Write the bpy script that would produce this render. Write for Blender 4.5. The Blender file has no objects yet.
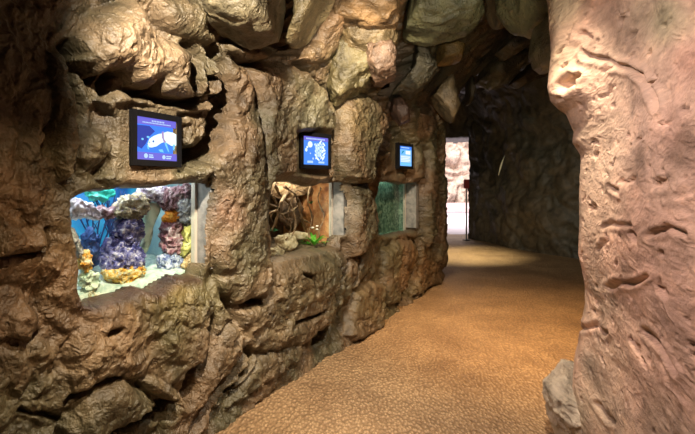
import bpy, bmesh, math, random
import numpy as np
from mathutils import Vector, noise as mnoise
random.seed(7)
C = bpy.context.scene.collection
sc = bpy.context.scene

# ------------------------------------------------------------------ camera, world, lights
F = 463.0; CX = 347.5; HY = 183.0; EYE = 1.6
cam = bpy.data.cameras.new('camera'); co = bpy.data.objects.new('camera', cam); C.objects.link(co)
co.location = (0, 0, EYE); co.rotation_euler = (math.radians(90), 0, 0)
cam.sensor_width = 36; cam.lens = 36 * F / 695; cam.shift_y = -(217 - HY) / 695; cam.clip_start = .05
sc.camera = co
sc.view_settings.view_transform = 'Standard'; sc.view_settings.look = 'None'
sc.view_settings.gamma = 1; sc.view_settings.exposure = 0.0
sc.view_settings.use_curve_mapping = False
w = bpy.data.worlds.new('world'); sc.world = w; w.use_nodes = True
w.node_tree.nodes['Background'].inputs[0].default_value = (.55, .7, .8, 1)
w.node_tree.nodes['Background'].inputs[1].default_value = 0.02

def spot(name, loc, target, power, color, angle, blend=.6, size=.05):
    l = bpy.data.lights.new(name, 'SPOT'); l.energy = power; l.color = color
    l.spot_size = math.radians(angle); l.spot_blend = blend; l.shadow_soft_size = size
    o = bpy.data.objects.new(name, l); C.objects.link(o); o.location = loc
    d = Vector(target) - Vector(loc); o.rotation_euler = d.to_track_quat('-Z', 'Y').to_euler(); return o
def area(name, loc, target, power, color, sx, sy):
    l = bpy.data.lights.new(name, 'AREA'); l.energy = power; l.color = color; l.shape = 'RECTANGLE'
    l.size = sx; l.size_y = sy
    o = bpy.data.objects.new(name, l); C.objects.link(o); o.location = loc
    d = Vector(target) - Vector(loc); o.rotation_euler = d.to_track_quat('-Z', 'Y').to_euler(); return o
def point(name, loc, power, color, size=.1):
    l = bpy.data.lights.new(name, 'POINT'); l.energy = power; l.color = color; l.shadow_soft_size = size
    o = bpy.data.objects.new(name, l); C.objects.link(o); o.location = loc; return o

WARM = (1.0, .74, .46)
spot('spot_wall', (-.68, 1.35, 2.72), (-.62, 3.35, 1.9), 430, (1, .86, .68), 78, .9, .012)
spot('spot_lower_wall', (-.30, 1.7, 2.85), (-.80, 2.8, .25), 440, (1, .82, .60), 62, .9, .012)
spot('spot_near_wall', (-.45, 1.0, 2.5), (-1.32, 2.1, .9), 85, (1, .68, .38), 54, 1, .02)
spot('spot_wall_middle', (.05, 2.75, 2.85), (.38, 5.0, 1.8), 330, (1, .82, .60), 84, .9, .012)
spot('spot_boulders', (.30, 1.5, 2.1), (.25, 4.1, 3.1), 180, (1, .84, .64), 56, .9, .015)
spot('spot_overhead_boulders', (.95, 1.9, 2.2), (1.15, 4.2, 3.4), 42, (.95, .92, .66), 46, 1, .03)
spot('spot_right_wall', (-.3, 1.2, 2.75), (1.15, 2.1, 1.1), 215, (1, .78, .73), 92, .9, .02)
spot('spot_floor_mid', (1.55, 4.2, 3.0), (2.0, 4.9, 0), 680, (1, .60, .26), 86, 1, .05)
spot('spot_floor_near', (.75, 2.1, 2.9), (.7, 3.3, 0), 330, (1, .85, .66), 90, 1, .05)
spot('spot_wall_far', (1.5, 4.6, 2.9), (1.1, 6.6, 1.2), 120, (1, .70, .42), 70, 1, .02)
spot('spot_floor_far', (2.2, 9.6, 3.0), (2.45, 10.3, 0), 1000, (1, .88, .55), 60, 1, .05)
spot('spot_back_wall', (2.3, 5.5, 2.5), (4.6, 10.5, 1.2), 170, (1, .92, .72), 62, 1, .3)
area('daylight_outside', (5.0, 19, 7.5), (6.2, 25, 1), 2600, (1, .93, .92), 5, 5)

# ------------------------------------------------------------------ numpy noise
rs = np.random.RandomState(3)
PERM = rs.permutation(256); PERM = np.concatenate([PERM, PERM, PERM])
G3 = rs.normal(size=(256, 3)); G3 /= np.linalg.norm(G3, axis=1)[:, None]
def perlin(p):
    i = np.floor(p).astype(np.int64); f = p - i; i &= 255
    t = f * f * f * (f * (f * 6 - 15) + 10)
    out = 0
    for dx in (0, 1):
        wx = t[:, 0] if dx else 1 - t[:, 0]
        for dy in (0, 1):
            wy = t[:, 1] if dy else 1 - t[:, 1]
            for dz in (0, 1):
                wz = t[:, 2] if dz else 1 - t[:, 2]
                g = G3[PERM[PERM[PERM[(i[:, 0] + dx) & 255] + ((i[:, 1] + dy) & 255)] + ((i[:, 2] + dz) & 255)]]
                out = out + wx * wy * wz * (g[:, 0] * (f[:, 0] - dx) + g[:, 1] * (f[:, 1] - dy) + g[:, 2] * (f[:, 2] - dz))
    return out * 1.5
def fbm(p, n=4, gain=.5, lac=2.03):
    a = 1; s = 0
    for k in range(n):
        s = s + a * perlin(p + 17.3 * k); a *= gain; p = p * lac
    return s
def ridged(p, n=4, gain=.5, lac=2.1):
    a = 1; s = 0
    for k in range(n):
        s = s + a * (1 - np.abs(perlin(p + 31.7 * k)) * 2.2); a *= gain; p = p * lac
    return s / 1.8
def worley(p, seed=0):
    """F1, F2-F1 and a cell id"""
    i = np.floor(p).astype(np.int64)
    f1 = np.full(len(p), 9.); f2 = np.full(len(p), 9.); cid = np.zeros(len(p), int)
    J = np.random.RandomState(seed + 11).rand(256, 3)
    for dx in (-1, 0, 1):
        for dy in (-1, 0, 1):
            for dz in (-1, 0, 1):
                c = i + (dx, dy, dz)
                h = PERM[PERM[PERM[c[:, 0] & 255] + (c[:, 1] & 255)] + (c[:, 2] & 255)]
                d = np.linalg.norm(c + J[h] - p, axis=1)
                m = d < f1
                f2 = np.where(m, f1, np.minimum(f2, d)); cid = np.where(m, h, cid); f1 = np.where(m, d, f1)
    return f1, f2 - f1, cid
def sstep(a, b, x):
    t = np.clip((x - a) / (b - a), 0, 1); return t * t * (3 - 2 * t)
def poly_sd(P, poly):
    """signed distance to polygon, positive inside"""
    poly = np.asarray(poly, float); n = len(poly)
    d = np.full(len(P), 1e9); ins = np.zeros(len(P), bool)
    for k in range(n):
        a = poly[k]; b = poly[(k + 1) % n]; e = b - a; w_ = P - a
        t = np.clip((w_ @ e) / max(e @ e, 1e-12), 0, 1)
        d = np.minimum(d, np.linalg.norm(w_ - t[:, None] * e, axis=1))
        c = ((a[1] <= P[:, 1]) != (b[1] <= P[:, 1]))
        with np.errstate(divide='ignore', invalid='ignore'):
            xi = a[0] + (P[:, 1] - a[1]) * e[0] / (e[1] if abs(e[1]) > 1e-12 else 1e-12)
        ins ^= c & (P[:, 0] < xi)
    return np.where(ins, d, -d)
def line_d(P, pts):
    pts = np.asarray(pts, float); d = np.full(len(P), 1e9)
    for k in range(len(pts) - 1):
        a = pts[k]; e = pts[k + 1] - a; w_ = P - a
        t = np.clip((w_ @ e) / max(e @ e, 1e-12), 0, 1)
        d = np.minimum(d, np.linalg.norm(w_ - t[:, None] * e, axis=1))
    return d

# ------------------------------------------------------------------ materials
def new_mat(name):
    m = bpy.data.materials.new(name); m.use_nodes = True
    return m, m.node_tree, m.node_tree.nodes['Principled BSDF']
def plain(name, col, rough=.6, metal=0, emis=0, spec=.5, var=.0, vs=20, bump=0, bs=60):
    m, t, b = new_mat(name)
    b.inputs['Base Color'].default_value = (*col, 1); b.inputs['Roughness'].default_value = rough
    b.inputs['Metallic'].default_value = metal; b.inputs['Specular IOR Level'].default_value = spec
    if emis:
        b.inputs['Emission Color'].default_value = (*col, 1); b.inputs['Emission Strength'].default_value = emis
    tc = t.nodes.new('ShaderNodeTexCoord')
    if var:
        n = t.nodes.new('ShaderNodeTexNoise'); n.inputs['Scale'].default_value = vs; n.inputs['Detail'].default_value = 6
        t.links.new(tc.outputs['Object'], n.inputs['Vector'])
        r = t.nodes.new('ShaderNodeValToRGB')
        r.color_ramp.elements[0].position = .3; r.color_ramp.elements[1].position = .7
        r.color_ramp.elements[0].color = (*[c * (1 - var) for c in col], 1)
        r.color_ramp.elements[1].color = (*[min(1, c * (1 + var)) for c in col], 1)
        t.links.new(n.outputs[0], r.inputs[0]); t.links.new(r.outputs[0], b.inputs['Base Color'])
    if bump:
        n = t.nodes.new('ShaderNodeTexNoise'); n.inputs['Scale'].default_value = bs; n.inputs['Detail'].default_value = 5
        t.links.new(tc.outputs['Object'], n.inputs['Vector'])
        u = t.nodes.new('ShaderNodeBump'); u.inputs['Strength'].default_value = bump; u.inputs['Distance'].default_value = .01
        t.links.new(n.outputs[0], u.inputs['Height']); t.links.new(u.outputs[0], b.inputs['Normal'])
    return m
def mottled(name, cols, scale=12, rough=.7, bump=.6, bs=50, spec=.4, detail=8):
    """several colours mixed by noise"""
    m, t, b = new_mat(name)
    tc = t.nodes.new('ShaderNodeTexCoord')
    n = t.nodes.new('ShaderNodeTexNoise'); n.inputs['Scale'].default_value = scale; n.inputs['Detail'].default_value = detail
    n.inputs['Distortion'].default_value = .6
    t.links.new(tc.outputs['Object'], n.inputs['Vector'])
    r = t.nodes.new('ShaderNodeValToRGB'); e = r.color_ramp.elements
    ps = np.linspace(.32, .68, len(cols))
    e[0].position = ps[0]; e[0].color = (*cols[0], 1); e[1].position = ps[-1]; e[1].color = (*cols[-1], 1)
    for p_, c_ in zip(ps[1:-1], cols[1:-1]):
        x = e.new(p_); x.color = (*c_, 1)
    t.links.new(n.outputs[0], r.inputs[0]); t.links.new(r.outputs[0], b.inputs['Base Color'])
    n2 = t.nodes.new('ShaderNodeTexNoise'); n2.inputs['Scale'].default_value = bs; n2.inputs['Detail'].default_value = 6
    t.links.new(tc.outputs['Object'], n2.inputs['Vector'])
    u = t.nodes.new('ShaderNodeBump'); u.inputs['Strength'].default_value = bump; u.inputs['Distance'].default_value = .012
    t.links.new(n2.outputs[0], u.inputs['Height']); t.links.new(u.outputs[0], b.inputs['Normal'])
    b.inputs['Roughness'].default_value = rough; b.inputs['Specular IOR Level'].default_value = spec
    return m
def rock_mat(name, sc_=(1, 1, 1), gain=(1, 1, 1), rough=.55, bump=1.0, fine=1.0, spec=.45):
    """sculpted, painted cement rock: colour from the painted 'tint' attribute, broken up by noise"""
    m, t, b = new_mat(name); L = t.links.new
    at = t.nodes.new('ShaderNodeAttribute'); at.attribute_name = 'tint'
    tc0 = t.nodes.new('ShaderNodeTexCoord'); tc = t.nodes.new('ShaderNodeMapping'); tc.inputs['Scale'].default_value = sc_; L(tc0.outputs['Object'], tc.inputs[0])
    n1 = t.nodes.new('ShaderNodeTexNoise'); n1.inputs['Scale'].default_value = 5.5; n1.inputs['Detail'].default_value = 9
    n1.inputs['Roughness'].default_value = .65; n1.inputs['Distortion'].default_value = .8
    L(tc.outputs[0], n1.inputs['Vector'])
    r1 = t.nodes.new('ShaderNodeValToRGB'); e = r1.color_ramp.elements
    e[0].position = .34; e[0].color = (.33, .31, .27, 1); e[1].position = .68; e[1].color = (1.5, 1.42, 1.3, 1)
    x = e.new(.5); x.color = (.95, .93, .88, 1)
    L(n1.outputs[0], r1.inputs[0])
    mu = t.nodes.new('ShaderNodeMix'); mu.data_type = 'RGBA'; mu.blend_type = 'MULTIPLY'; mu.inputs[0].default_value = .8
    L(at.outputs['Color'], mu.inputs[6]); L(r1.outputs[0], mu.inputs[7])
    # pale rubbed flecks
    n3 = t.nodes.new('ShaderNodeTexNoise'); n3.inputs['Scale'].default_value = 38; n3.inputs['Detail'].default_value = 7
    n3.inputs['Roughness'].default_value = .7
    L(tc.outputs[0], n3.inputs['Vector'])
    r3 = t.nodes.new('ShaderNodeMapRange'); r3.inputs[1].default_value = .52; r3.inputs[2].default_value = .75
    r3.inputs[4].default_value = .55
    L(n3.outputs[0], r3.inputs[0])
    m3 = t.nodes.new('ShaderNodeMix'); m3.data_type = 'RGBA'
    L(r3.outputs[0], m3.inputs[0]); L(mu.outputs[2], m3.inputs[6])
    g3 = t.nodes.new('ShaderNodeMix'); g3.data_type = 'RGBA'; g3.blend_type = 'MULTIPLY'; g3.inputs[0].default_value = 1
    L(mu.outputs[2], g3.inputs[6]); g3.inputs[7].default_value = (1.7, 1.65, 1.5, 1); L(g3.outputs[2], m3.inputs[7])
    gg = t.nodes.new('ShaderNodeMix'); gg.data_type = 'RGBA'; gg.blend_type = 'MULTIPLY'; gg.inputs[0].default_value = 1
    L(m3.outputs[2], gg.inputs[6]); gg.inputs[7].default_value = (*gain, 1)
    L(gg.outputs[2], b.inputs['Base Color'])
    # bump: crumpled plaster wrinkles + grain
    n2 = t.nodes.new('ShaderNodeTexNoise'); n2.inputs['Scale'].default_value = 17 * fine; n2.inputs['Detail'].default_value = 8
    n2.inputs['Roughness'].default_value = .6; n2.inputs['Distortion'].default_value = 1.6
    n2.noise_type = 'RIDGED_MULTIFRACTAL'
    L(tc.outputs[0], n2.inputs['Vector'])
    bu = t.nodes.new('ShaderNodeBump'); bu.inputs['Strength'].default_value = .55 * bump; bu.inputs['Distance'].default_value = .014
    L(n2.outputs[0], bu.inputs['Height'])
    n4 = t.nodes.new('ShaderNodeTexNoise'); n4.inputs['Scale'].default_value = 90 * fine; n4.inputs['Detail'].default_value = 6
    L(tc.outputs[0], n4.inputs['Vector'])
    b2 = t.nodes.new('ShaderNodeBump'); b2.inputs['Strength'].default_value = .6 * bump; b2.inputs['Distance'].default_value = .008
    L(n4.outputs[0], b2.inputs['Height']); L(bu.outputs[0], b2.inputs['Normal']); L(b2.outputs[0], b.inputs['Normal'])
    b.inputs['Roughness'].default_value = rough; b.inputs['Specular IOR Level'].default_value = spec
    return m
ROCK = rock_mat('painted_rock', gain=(.46, .46, .46), rough=.45, bump=1.7, spec=.55)
ROCK_PINK = rock_mat('pink_painted_rock', sc_=(1, .4, 1), gain=(.75, .75, .75), rough=.7, bump=1.0, spec=.3)

# ------------------------------------------------------------------ object helpers
def tag(o, label=None, cat=None, group=None, kind=None):
    if label: o['label'] = label
    if cat: o['category'] = cat
    if group: o['group'] = group
    if kind: o['kind'] = kind
    return o
def empty(name, loc, label, cat, group=None, rz=0):
    o = bpy.data.objects.new(name, None); C.objects.link(o); o.location = loc; o.rotation_euler = (0, 0, rz)
    return tag(o, label, cat, group)
def link_mesh(name, V, Fc, mat, parent=None, cols=None, smooth=True):
    me = bpy.data.meshes.new(name); V = np.asarray(V, np.float32)
    Fc = np.asarray(Fc)
    if Fc.dtype != object and Fc.ndim == 2:
        k = Fc.shape[1]
        me.vertices.add(len(V)); me.vertices.foreach_set('co', V.ravel())
        me.loops.add(Fc.size); me.loops.foreach_set('vertex_index', Fc.astype(np.int32).ravel())
        me.polygons.add(len(Fc)); me.polygons.foreach_set('loop_start', np.arange(0, Fc.size, k, dtype=np.int32))
        me.polygons.foreach_set('loop_total', np.full(len(Fc), k, np.int32))
        me.update(calc_edges=True)
    else:
        me.from_pydata([tuple(map(float, v)) for v in V], [], [list(f) for f in Fc]); me.update()
    if cols is not None:
        a = me.color_attributes.new('tint', 'FLOAT_COLOR', 'POINT')
        c4 = np.ones((len(V), 4), np.float32); c4[:, :3] = cols; a.data.foreach_set('color', c4.ravel())
    if smooth: me.polygons.foreach_set('use_smooth', np.ones(len(me.polygons), bool))
    me.materials.append(mat)
    me.validate()
    o = bpy.data.objects.new(name, me); C.objects.link(o)
    if parent: o.parent = parent
    return o
def bm_obj(name, bm, mat, parent=None, smooth=False):
    me = bpy.data.meshes.new(name); bm.normal_update(); bm.to_mesh(me); bm.free()
    for m_ in (mat if isinstance(mat, (list, tuple)) else [mat]): me.materials.append(m_)
    if smooth:
        for p_ in me.polygons: p_.use_smooth = True
    o = bpy.data.objects.new(name, me); C.objects.link(o)
    if parent: o.parent = parent
    return o
def box_bm(lo, hi, bev=0, M=None, bm=None):
    own = bm is None
    b2 = bmesh.new(); bmesh.ops.create_cube(b2, size=1)
    for v in b2.verts:
        v.co = Vector([(lo[k] + hi[k]) / 2 + v.co[k] * (hi[k] - lo[k]) for k in range(3)])
    if bev: bmesh.ops.bevel(b2, geom=b2.edges[:], offset=bev, segments=2, affect='EDGES')
    if M is not None: bmesh.ops.transform(b2, matrix=M, verts=b2.verts)
    if own: return b2
    me = bpy.data.meshes.new('tmp'); b2.to_mesh(me); b2.free(); bm.from_mesh(me); bpy.data.meshes.remove(me)
    return bm
def grid_faces(nu, nv, keep=None):
    idx = np.arange(nu * nv).reshape(nu, nv)
    q = np.stack([idx[:-1, :-1], idx[1:, :-1], idx[1:, 1:], idx[:-1, 1:]], -1).reshape(-1, 4)
    if keep is not None: q = q[keep[q].all(axis=1)]
    return q
def compact(V, Q, cols):
    used = np.zeros(len(V), bool); used[Q.ravel()] = True
    remap = np.cumsum(used) - 1
    return V[used], remap[Q], cols[used] if cols is not None else None
def path_frame(pts, s):
    """rounded polyline -> position and normal (left-hand side negative) for arclengths s"""
    pts = np.asarray(pts, float)
    for _ in range(3):      # Chaikin rounding
        q = [pts[0]]
        for a, b in zip(pts[:-1], pts[1:]): q += [a * .8 + b * .2, a * .2 + b * .8]
        q.append(pts[-1]); pts = np.array(q)
    seg = np.linalg.norm(np.diff(pts, axis=0), axis=1); cs = np.concatenate([[0], np.cumsum(seg)])
    def at(x): return np.stack([np.interp(x, cs, pts[:, 0]), np.interp(x, cs, pts[:, 1])], -1)
    P = at(s); T = at(s + .06) - at(s - .06); T /= np.maximum(np.linalg.norm(T, axis=1), 1e-9)[:, None]
    return P, np.stack([T[:, 1], -T[:, 0]], -1), cs[-1]

# ------------------------------------------------------------------ left wall frame
O2 = np.array((-.905, 2.94)); D2 = np.array((.469, .883)); D2 /= np.linalg.norm(D2); N2 = np.array((D2[1], -D2[0]))
UEND = 5.22
def overhang(z):
    k = np.maximum(z - 2.15, 0); return np.where(k < 1.3, .42 * k ** 2, .71 + (k - 1.3) * 1.3)
def ray(px, py): return np.array(((px - CX) / F, 1.0, (HY - py) / F))
def to_wall(px, py, h=0., use_over=True):
    """where the sight line meets the wall plane raised by h: (u, z)"""
    r = ray(px, py); off = h; z = 1.6
    for _ in range(25):
        t = (O2 @ N2 + off) / (r[:2] @ N2); z = EYE + t * r[2]
        off = .6 * off + .4 * (h + (float(overhang(z)) if use_over else 0))
    P = t * r[:2]
    return float((P - O2) @ D2), float(z)
def wall_pt(u, z, off): P = O2 + D2 * u + N2 * off; return Vector((P[0], P[1], z))

WINS = {
 1: [(69,209),(70,201),(76,196),(88,191),(113,189),(122,185),(135,186),(163,186),(178,183),(196,183),(207,186),(211,190),(209,215),(206,240),(205,262),(203,278),(195,279),(184,280),(169,288),(157,294),(144,291),(130,298),(116,302),(97,307),(85,305),(80,288),(82,269),(79,250),(72,231)],
 2: [(268,182),(280,181),(294,181),(303,184),(312,186),(321,182),(331,182),(339,183),(343,200),(343,227),(339,248),(331,250),(321,251),(303,255),(294,257),(283,259),(271,262),(270,244),(268,214)],
 3: [(381,182),(393,181),(405,184),(419,182),(418,196),(419,223),(417,231),(405,233),(391,237),(378,234),(380,220),(377,199)],
}
WIN_UZ = {k: [to_wall(x, y, .0) for x, y in v] for k, v in WINS.items()}
# pillows: pixel outline, height, edge radius
PIL = [
 ([(270,264),(300,258),(350,256),(343,285),(340,305),(328,325),(300,346),(262,352),(240,345),(240,320),(250,303)], .14, .12),
 ([(90,305),(150,298),(206,286),(213,320),(206,358),(190,372),(165,388),(140,384),(118,379),(80,398),(68,360),(78,330)], .10, .12),
 ([(75,35),(100,8),(138,-6),(152,18),(158,27),(176,37),(191,51),(187,66),(186,76),(189,86),(197,94),(181,97),(161,92),(156,79),(152,88),(133,84),(118,68),(109,68),(94,74),(84,64),(74,55)], .20, .16),
 ([(196,57),(202,70),(199,85),(194,76)], .10, .02), ([(197,81),(206,76),(210,91),(201,94)], .12, .025),
 ([(204,48),(212,58),(210,75),(205,74)], .12, .025), ([(214,67),(221,76),(218,90),(212,94)], .10, .025),
 ([(211,46),(218,50),(226,66),(224,76),(217,66)], .08, .025),
 ([(160,-5),(207,-5),(207,30),(216,38),(212,46),(190,38),(170,27),(160,18)], .12, .12),
 ([(228,40),(240,44),(272,46),(268,55),(258,61),(243,58),(229,50)], .13, .06),
 ([(275,58),(300,50),(318,40),(322,25),(332,10),(343,6),(342,25),(333,48),(323,62),(300,63),(285,58)], .09, .07),
 ([(252,68),(262,62),(280,61),(300,67),(318,79),(328,96),(332,112),(331,130),(333,170),(330,190),(300,190),(262,190),(256,140),(258,105)], .14, .11),
 ([(216,50),(232,56),(250,66),(256,95),(259,140),(264,185),(268,230),(271,268),(264,296),(248,300),(232,306),(222,290),(214,255),(213,215),(214,185),(211,165),(216,145),(224,125),(227,100),(226,78)], .10, .13),
 ([(240,100),(256,104),(262,150),(262,182),(250,220),(238,200),(232,150)], .13, .12),
 ([(250,235),(266,240),(272,265),(264,294),(246,298),(236,280)], .17, .10),
 
 
 
 
 ([(355,78),(372,82),(384,84),(370,92),(352,92)], .10, .08),
 ([(337,112),(345,96),(358,91),(372,94),(380,108),(381,125),(375,145),(368,160),(366,182),(345,184),(338,160)], .22, .14),
 ([(346,180),(366,180),(372,200),(374,232),(366,248),(352,258),(346,235)], .16, .12),
 
 ([(388,126),(398,128),(402,138),(386,158),(376,162),(380,145)], .10, .10),
 ([(410,150),(418,140),(424,160),(422,200),(420,240),(411,236),(415,190)], .14, .14),
 ([(424,112),(432,104),(437,130),(432,160),(438,190),(436,230),(428,250),(424,200),(427,150)], .18, .14),
 ([(437,100),(449,110),(447,180),(449,230),(447,272),(438,262),(440,200)], .16, .14),
 ([(409,112),(420,104),(424,130),(420,140),(412,148),(409,130)], .12, .1),
 
 
 # far left
 ([(45,50),(68,55),(76,85),(82,112),(80,150),(72,175),(62,182),(52,150),(58,120),(50,90)], .09, .12),
 ([(20,140),(44,118),(54,150),(46,200),(36,232),(18,200)], .06, .14),
 ([(80,137),(90,126),(104,128),(111,145),(103,164),(86,172),(78,158)], .08, .09),
 ([(0,210),(25,232),(40,226),(52,236),(42,253),(15,256),(-10,264)], .07, .08),
 ([(40,262),(55,250),(76,256),(82,300),(84,325),(62,332),(46,312)], .06, .12),
 ([(14,316),(30,303),(45,312),(47,325),(31,341),(10,339)], .10, .06),
 ([(3,348),(45,336),(62,350),(52,386),(30,402),(12,388)], .05, .10),
 ([(95,300),(120,300),(150,296),(145,330),(120,345),(95,335),(86,312)], .07, .14),
 ([(68,428),(84,398),(105,385),(120,381),(142,388),(158,396),(168,406),(150,414),(125,424),(98,440),(70,450)], .17, .09),
 ([(85,345),(115,345),(140,360),(150,370),(120,377),(100,383),(76,398),(68,375)], .09, .10),
 ([(138,381),(155,372),(172,384),(187,395),(180,404),(165,396),(148,391)], .16, .07),
 ([(150,335),(166,322),(188,315),(208,320),(212,340),(206,358),(191,371),(174,366),(160,357)], .15, .13),
 ([(135,300),(165,290),(205,280),(214,300),(210,318),(186,312),(160,318),(144,332),(130,325)], .11, .12),
 ([(214,346),(222,325),(235,320),(246,330),(241,350),(226,376),(211,386),(200,396),(198,375)], .14, .08),
 ([(214,300),(232,308),(236,322),(222,324),(214,335),(212,318)], .08, .06),
 ([(246,303),(262,301),(273,311),(268,326),(255,329),(240,325),(238,312)], .14, .08),
 ([(272,266),(290,258),(320,252),(346,252),(353,263),(341,276),(336,291),(325,300),(300,310),(276,318),(273,302),(266,298),(273,285)], .20, .14),
 ([(274,326),(300,315),(330,300),(336,312),(326,326),(302,338),(281,346),(262,346),(254,335)], .16, .10),
 ([(214,392),(238,368),(250,352),(256,356),(238,386),(222,402),(200,432),(190,434)], .10, .07),
 ([(258,356),(272,352),(276,365),(268,378),(244,396),(226,408),(236,390)], .09, .06),
 ([(274,352),(300,341),(308,346),(296,362),(276,374)], .10, .07),
 ([(355,291),(372,280),(384,282),(385,296),(379,326),(362,336),(350,341),(345,335),(351,310)], .17, .06),
 ([(341,256),(353,264),(361,240),(367,225),(374,236),(377,256),(366,275),(352,289),(345,300),(341,285)], .13, .09),
 ([(384,250),(400,240),(413,240),(419,252),(415,275),(400,302),(389,306),(386,285)], .15, .12),
 ([(418,240),(430,236),(447,262),(447,280),(430,288),(414,296),(412,280)], .13, .12),
 ([(170,120),(186,112),(205,115),(212,130),(206,145),(190,152),(184,140),(185,125)], .06, .06),
 ([(95,98),(118,90),(150,97),(185,104),(210,100),(208,110),(180,112),(130,104),(115,118)], .09, .06),
 ([(112,160),(125,172),(160,176),(190,172),(205,160),(212,172),(205,182),(165,186),(112,187),(98,180)], .07, .06),
 ([(180,402),(196,372),(205,372),(206,390),(196,410),(182,436),(160,440),(164,420)], .10, .07),
]
# cracks: pixel polyline, half width m, depth m
CRK = [
 ([(404,-20),(403,0),(400,25),(403,50),(404,85)], .07, .30), ([(289,-10),(288,20),(287,44)], .05, .25), ([(284,48),(270,56),(258,62),(243,59)], .014, .14), ([(292,51),(305,46),(315,33),(328,12),(338,2)], .028, .22),
 ([(71,50),(73,70),(79,88),(86,110)], .020, .20), ([(95,80),(107,69)], .010, .08), ([(107,93),(112,80),(117,71)], .013, .09),
 ([(152,14),(158,28)], .014, .10), ([(195,42),(203,60),(204,78),(206,97),(190,101),(170,99),(152,92),(133,88)], .016, .12),
 ([(191,46),(192,70),(194,88)], .018, .18),
 ([(216,52),(222,64),(226,80),(225,100),(223,120),(217,140),(208,150),(198,156),(186,160)], .040, .26),
 ([(211,60),(213,76),(212,92)], .010, .09),
 ([(255,88),(257,103),(253,106)], .008, .04),
 ([(300,64),(318,76),(330,90),(334,112),(334,132),(336,180)], .026, .18),
 ([(372,90),(384,104),(385,118),(380,140),(372,160)], .028, .14),
 ([(384,92),(392,120),(402,134),(392,150)], .03, .12),
 ([(271,262),(272,282),(264,299),(246,303)], .014, .10),
 ([(232,300),(237,320),(238,334),(232,340)], .014, .10),
 ([(214,318),(211,345),(199,369),(191,373),(194,386),(188,400)], .016, .12),
 ([(346,262),(339,276),(338,292),(337,308),(336,326),(325,342)], .022, .12),
 ([(362,243),(360,262),(352,286)], .016, .08), ([(378,235),(382,255),(378,266)], .02, .08),
 ([(75,402),(90,391),(105,383),(120,379)], .008, .05), ([(28,411),(50,416),(72,424)], .005, .03),
 ([(128,426),(152,416),(170,408),(176,402)], .022, .12),
 ([(250,346),(255,356),(236,386),(222,401),(212,418)], .010, .07),
 ([(3,255),(15,257),(35,256),(47,246),(52,228)], .008, .03),
 ([(48,148),(57,142),(60,128)], .014, .04),
 ([(112,332),(122,328)], .008, .04), ([(408,150),(412,190)], .02, .06), ([(424,140),(423,200),(422,250)], .03, .07),
 ([(437,110),(438,160),(441,200),(437,250)], .03, .07), ([(404,300),(414,282),(420,262)], .03, .08),
 ([(295,320),(310,316),(325,308)], .008, .04), ([(298,270),(310,275),(312,290)], .010, .05),
 ([(105,378),(112,382)], .008, .03), ([(398,130),(386,148)], .015, .06),
 ([(215,180),(216,200),(214,230)], .010, .04), ([(97,82),(85,70)], .008, .03),
]
# painted colour patches: pixel centre, radius px, colour
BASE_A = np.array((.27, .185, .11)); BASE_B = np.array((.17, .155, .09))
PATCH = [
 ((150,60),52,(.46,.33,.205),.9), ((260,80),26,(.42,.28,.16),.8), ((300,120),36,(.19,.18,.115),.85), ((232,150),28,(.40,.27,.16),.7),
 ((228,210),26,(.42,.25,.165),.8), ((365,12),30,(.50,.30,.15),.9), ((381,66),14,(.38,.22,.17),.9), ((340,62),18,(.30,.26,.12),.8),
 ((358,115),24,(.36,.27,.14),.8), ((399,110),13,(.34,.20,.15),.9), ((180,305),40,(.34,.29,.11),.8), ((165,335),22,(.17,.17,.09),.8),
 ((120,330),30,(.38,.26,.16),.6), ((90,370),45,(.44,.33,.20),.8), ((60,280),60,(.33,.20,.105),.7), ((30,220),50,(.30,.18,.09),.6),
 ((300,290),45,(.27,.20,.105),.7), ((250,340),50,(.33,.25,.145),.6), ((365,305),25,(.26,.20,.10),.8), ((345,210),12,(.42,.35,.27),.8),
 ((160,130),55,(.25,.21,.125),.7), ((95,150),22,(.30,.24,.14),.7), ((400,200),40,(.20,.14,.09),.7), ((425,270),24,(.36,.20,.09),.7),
 ((30,60),60,(.21,.18,.11),.8), ((415,70),25,(.18,.17,.12),.8), ((210,340),20,(.40,.28,.18),.6), ((240,20),40,(.30,.25,.13),.7),
]
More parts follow.
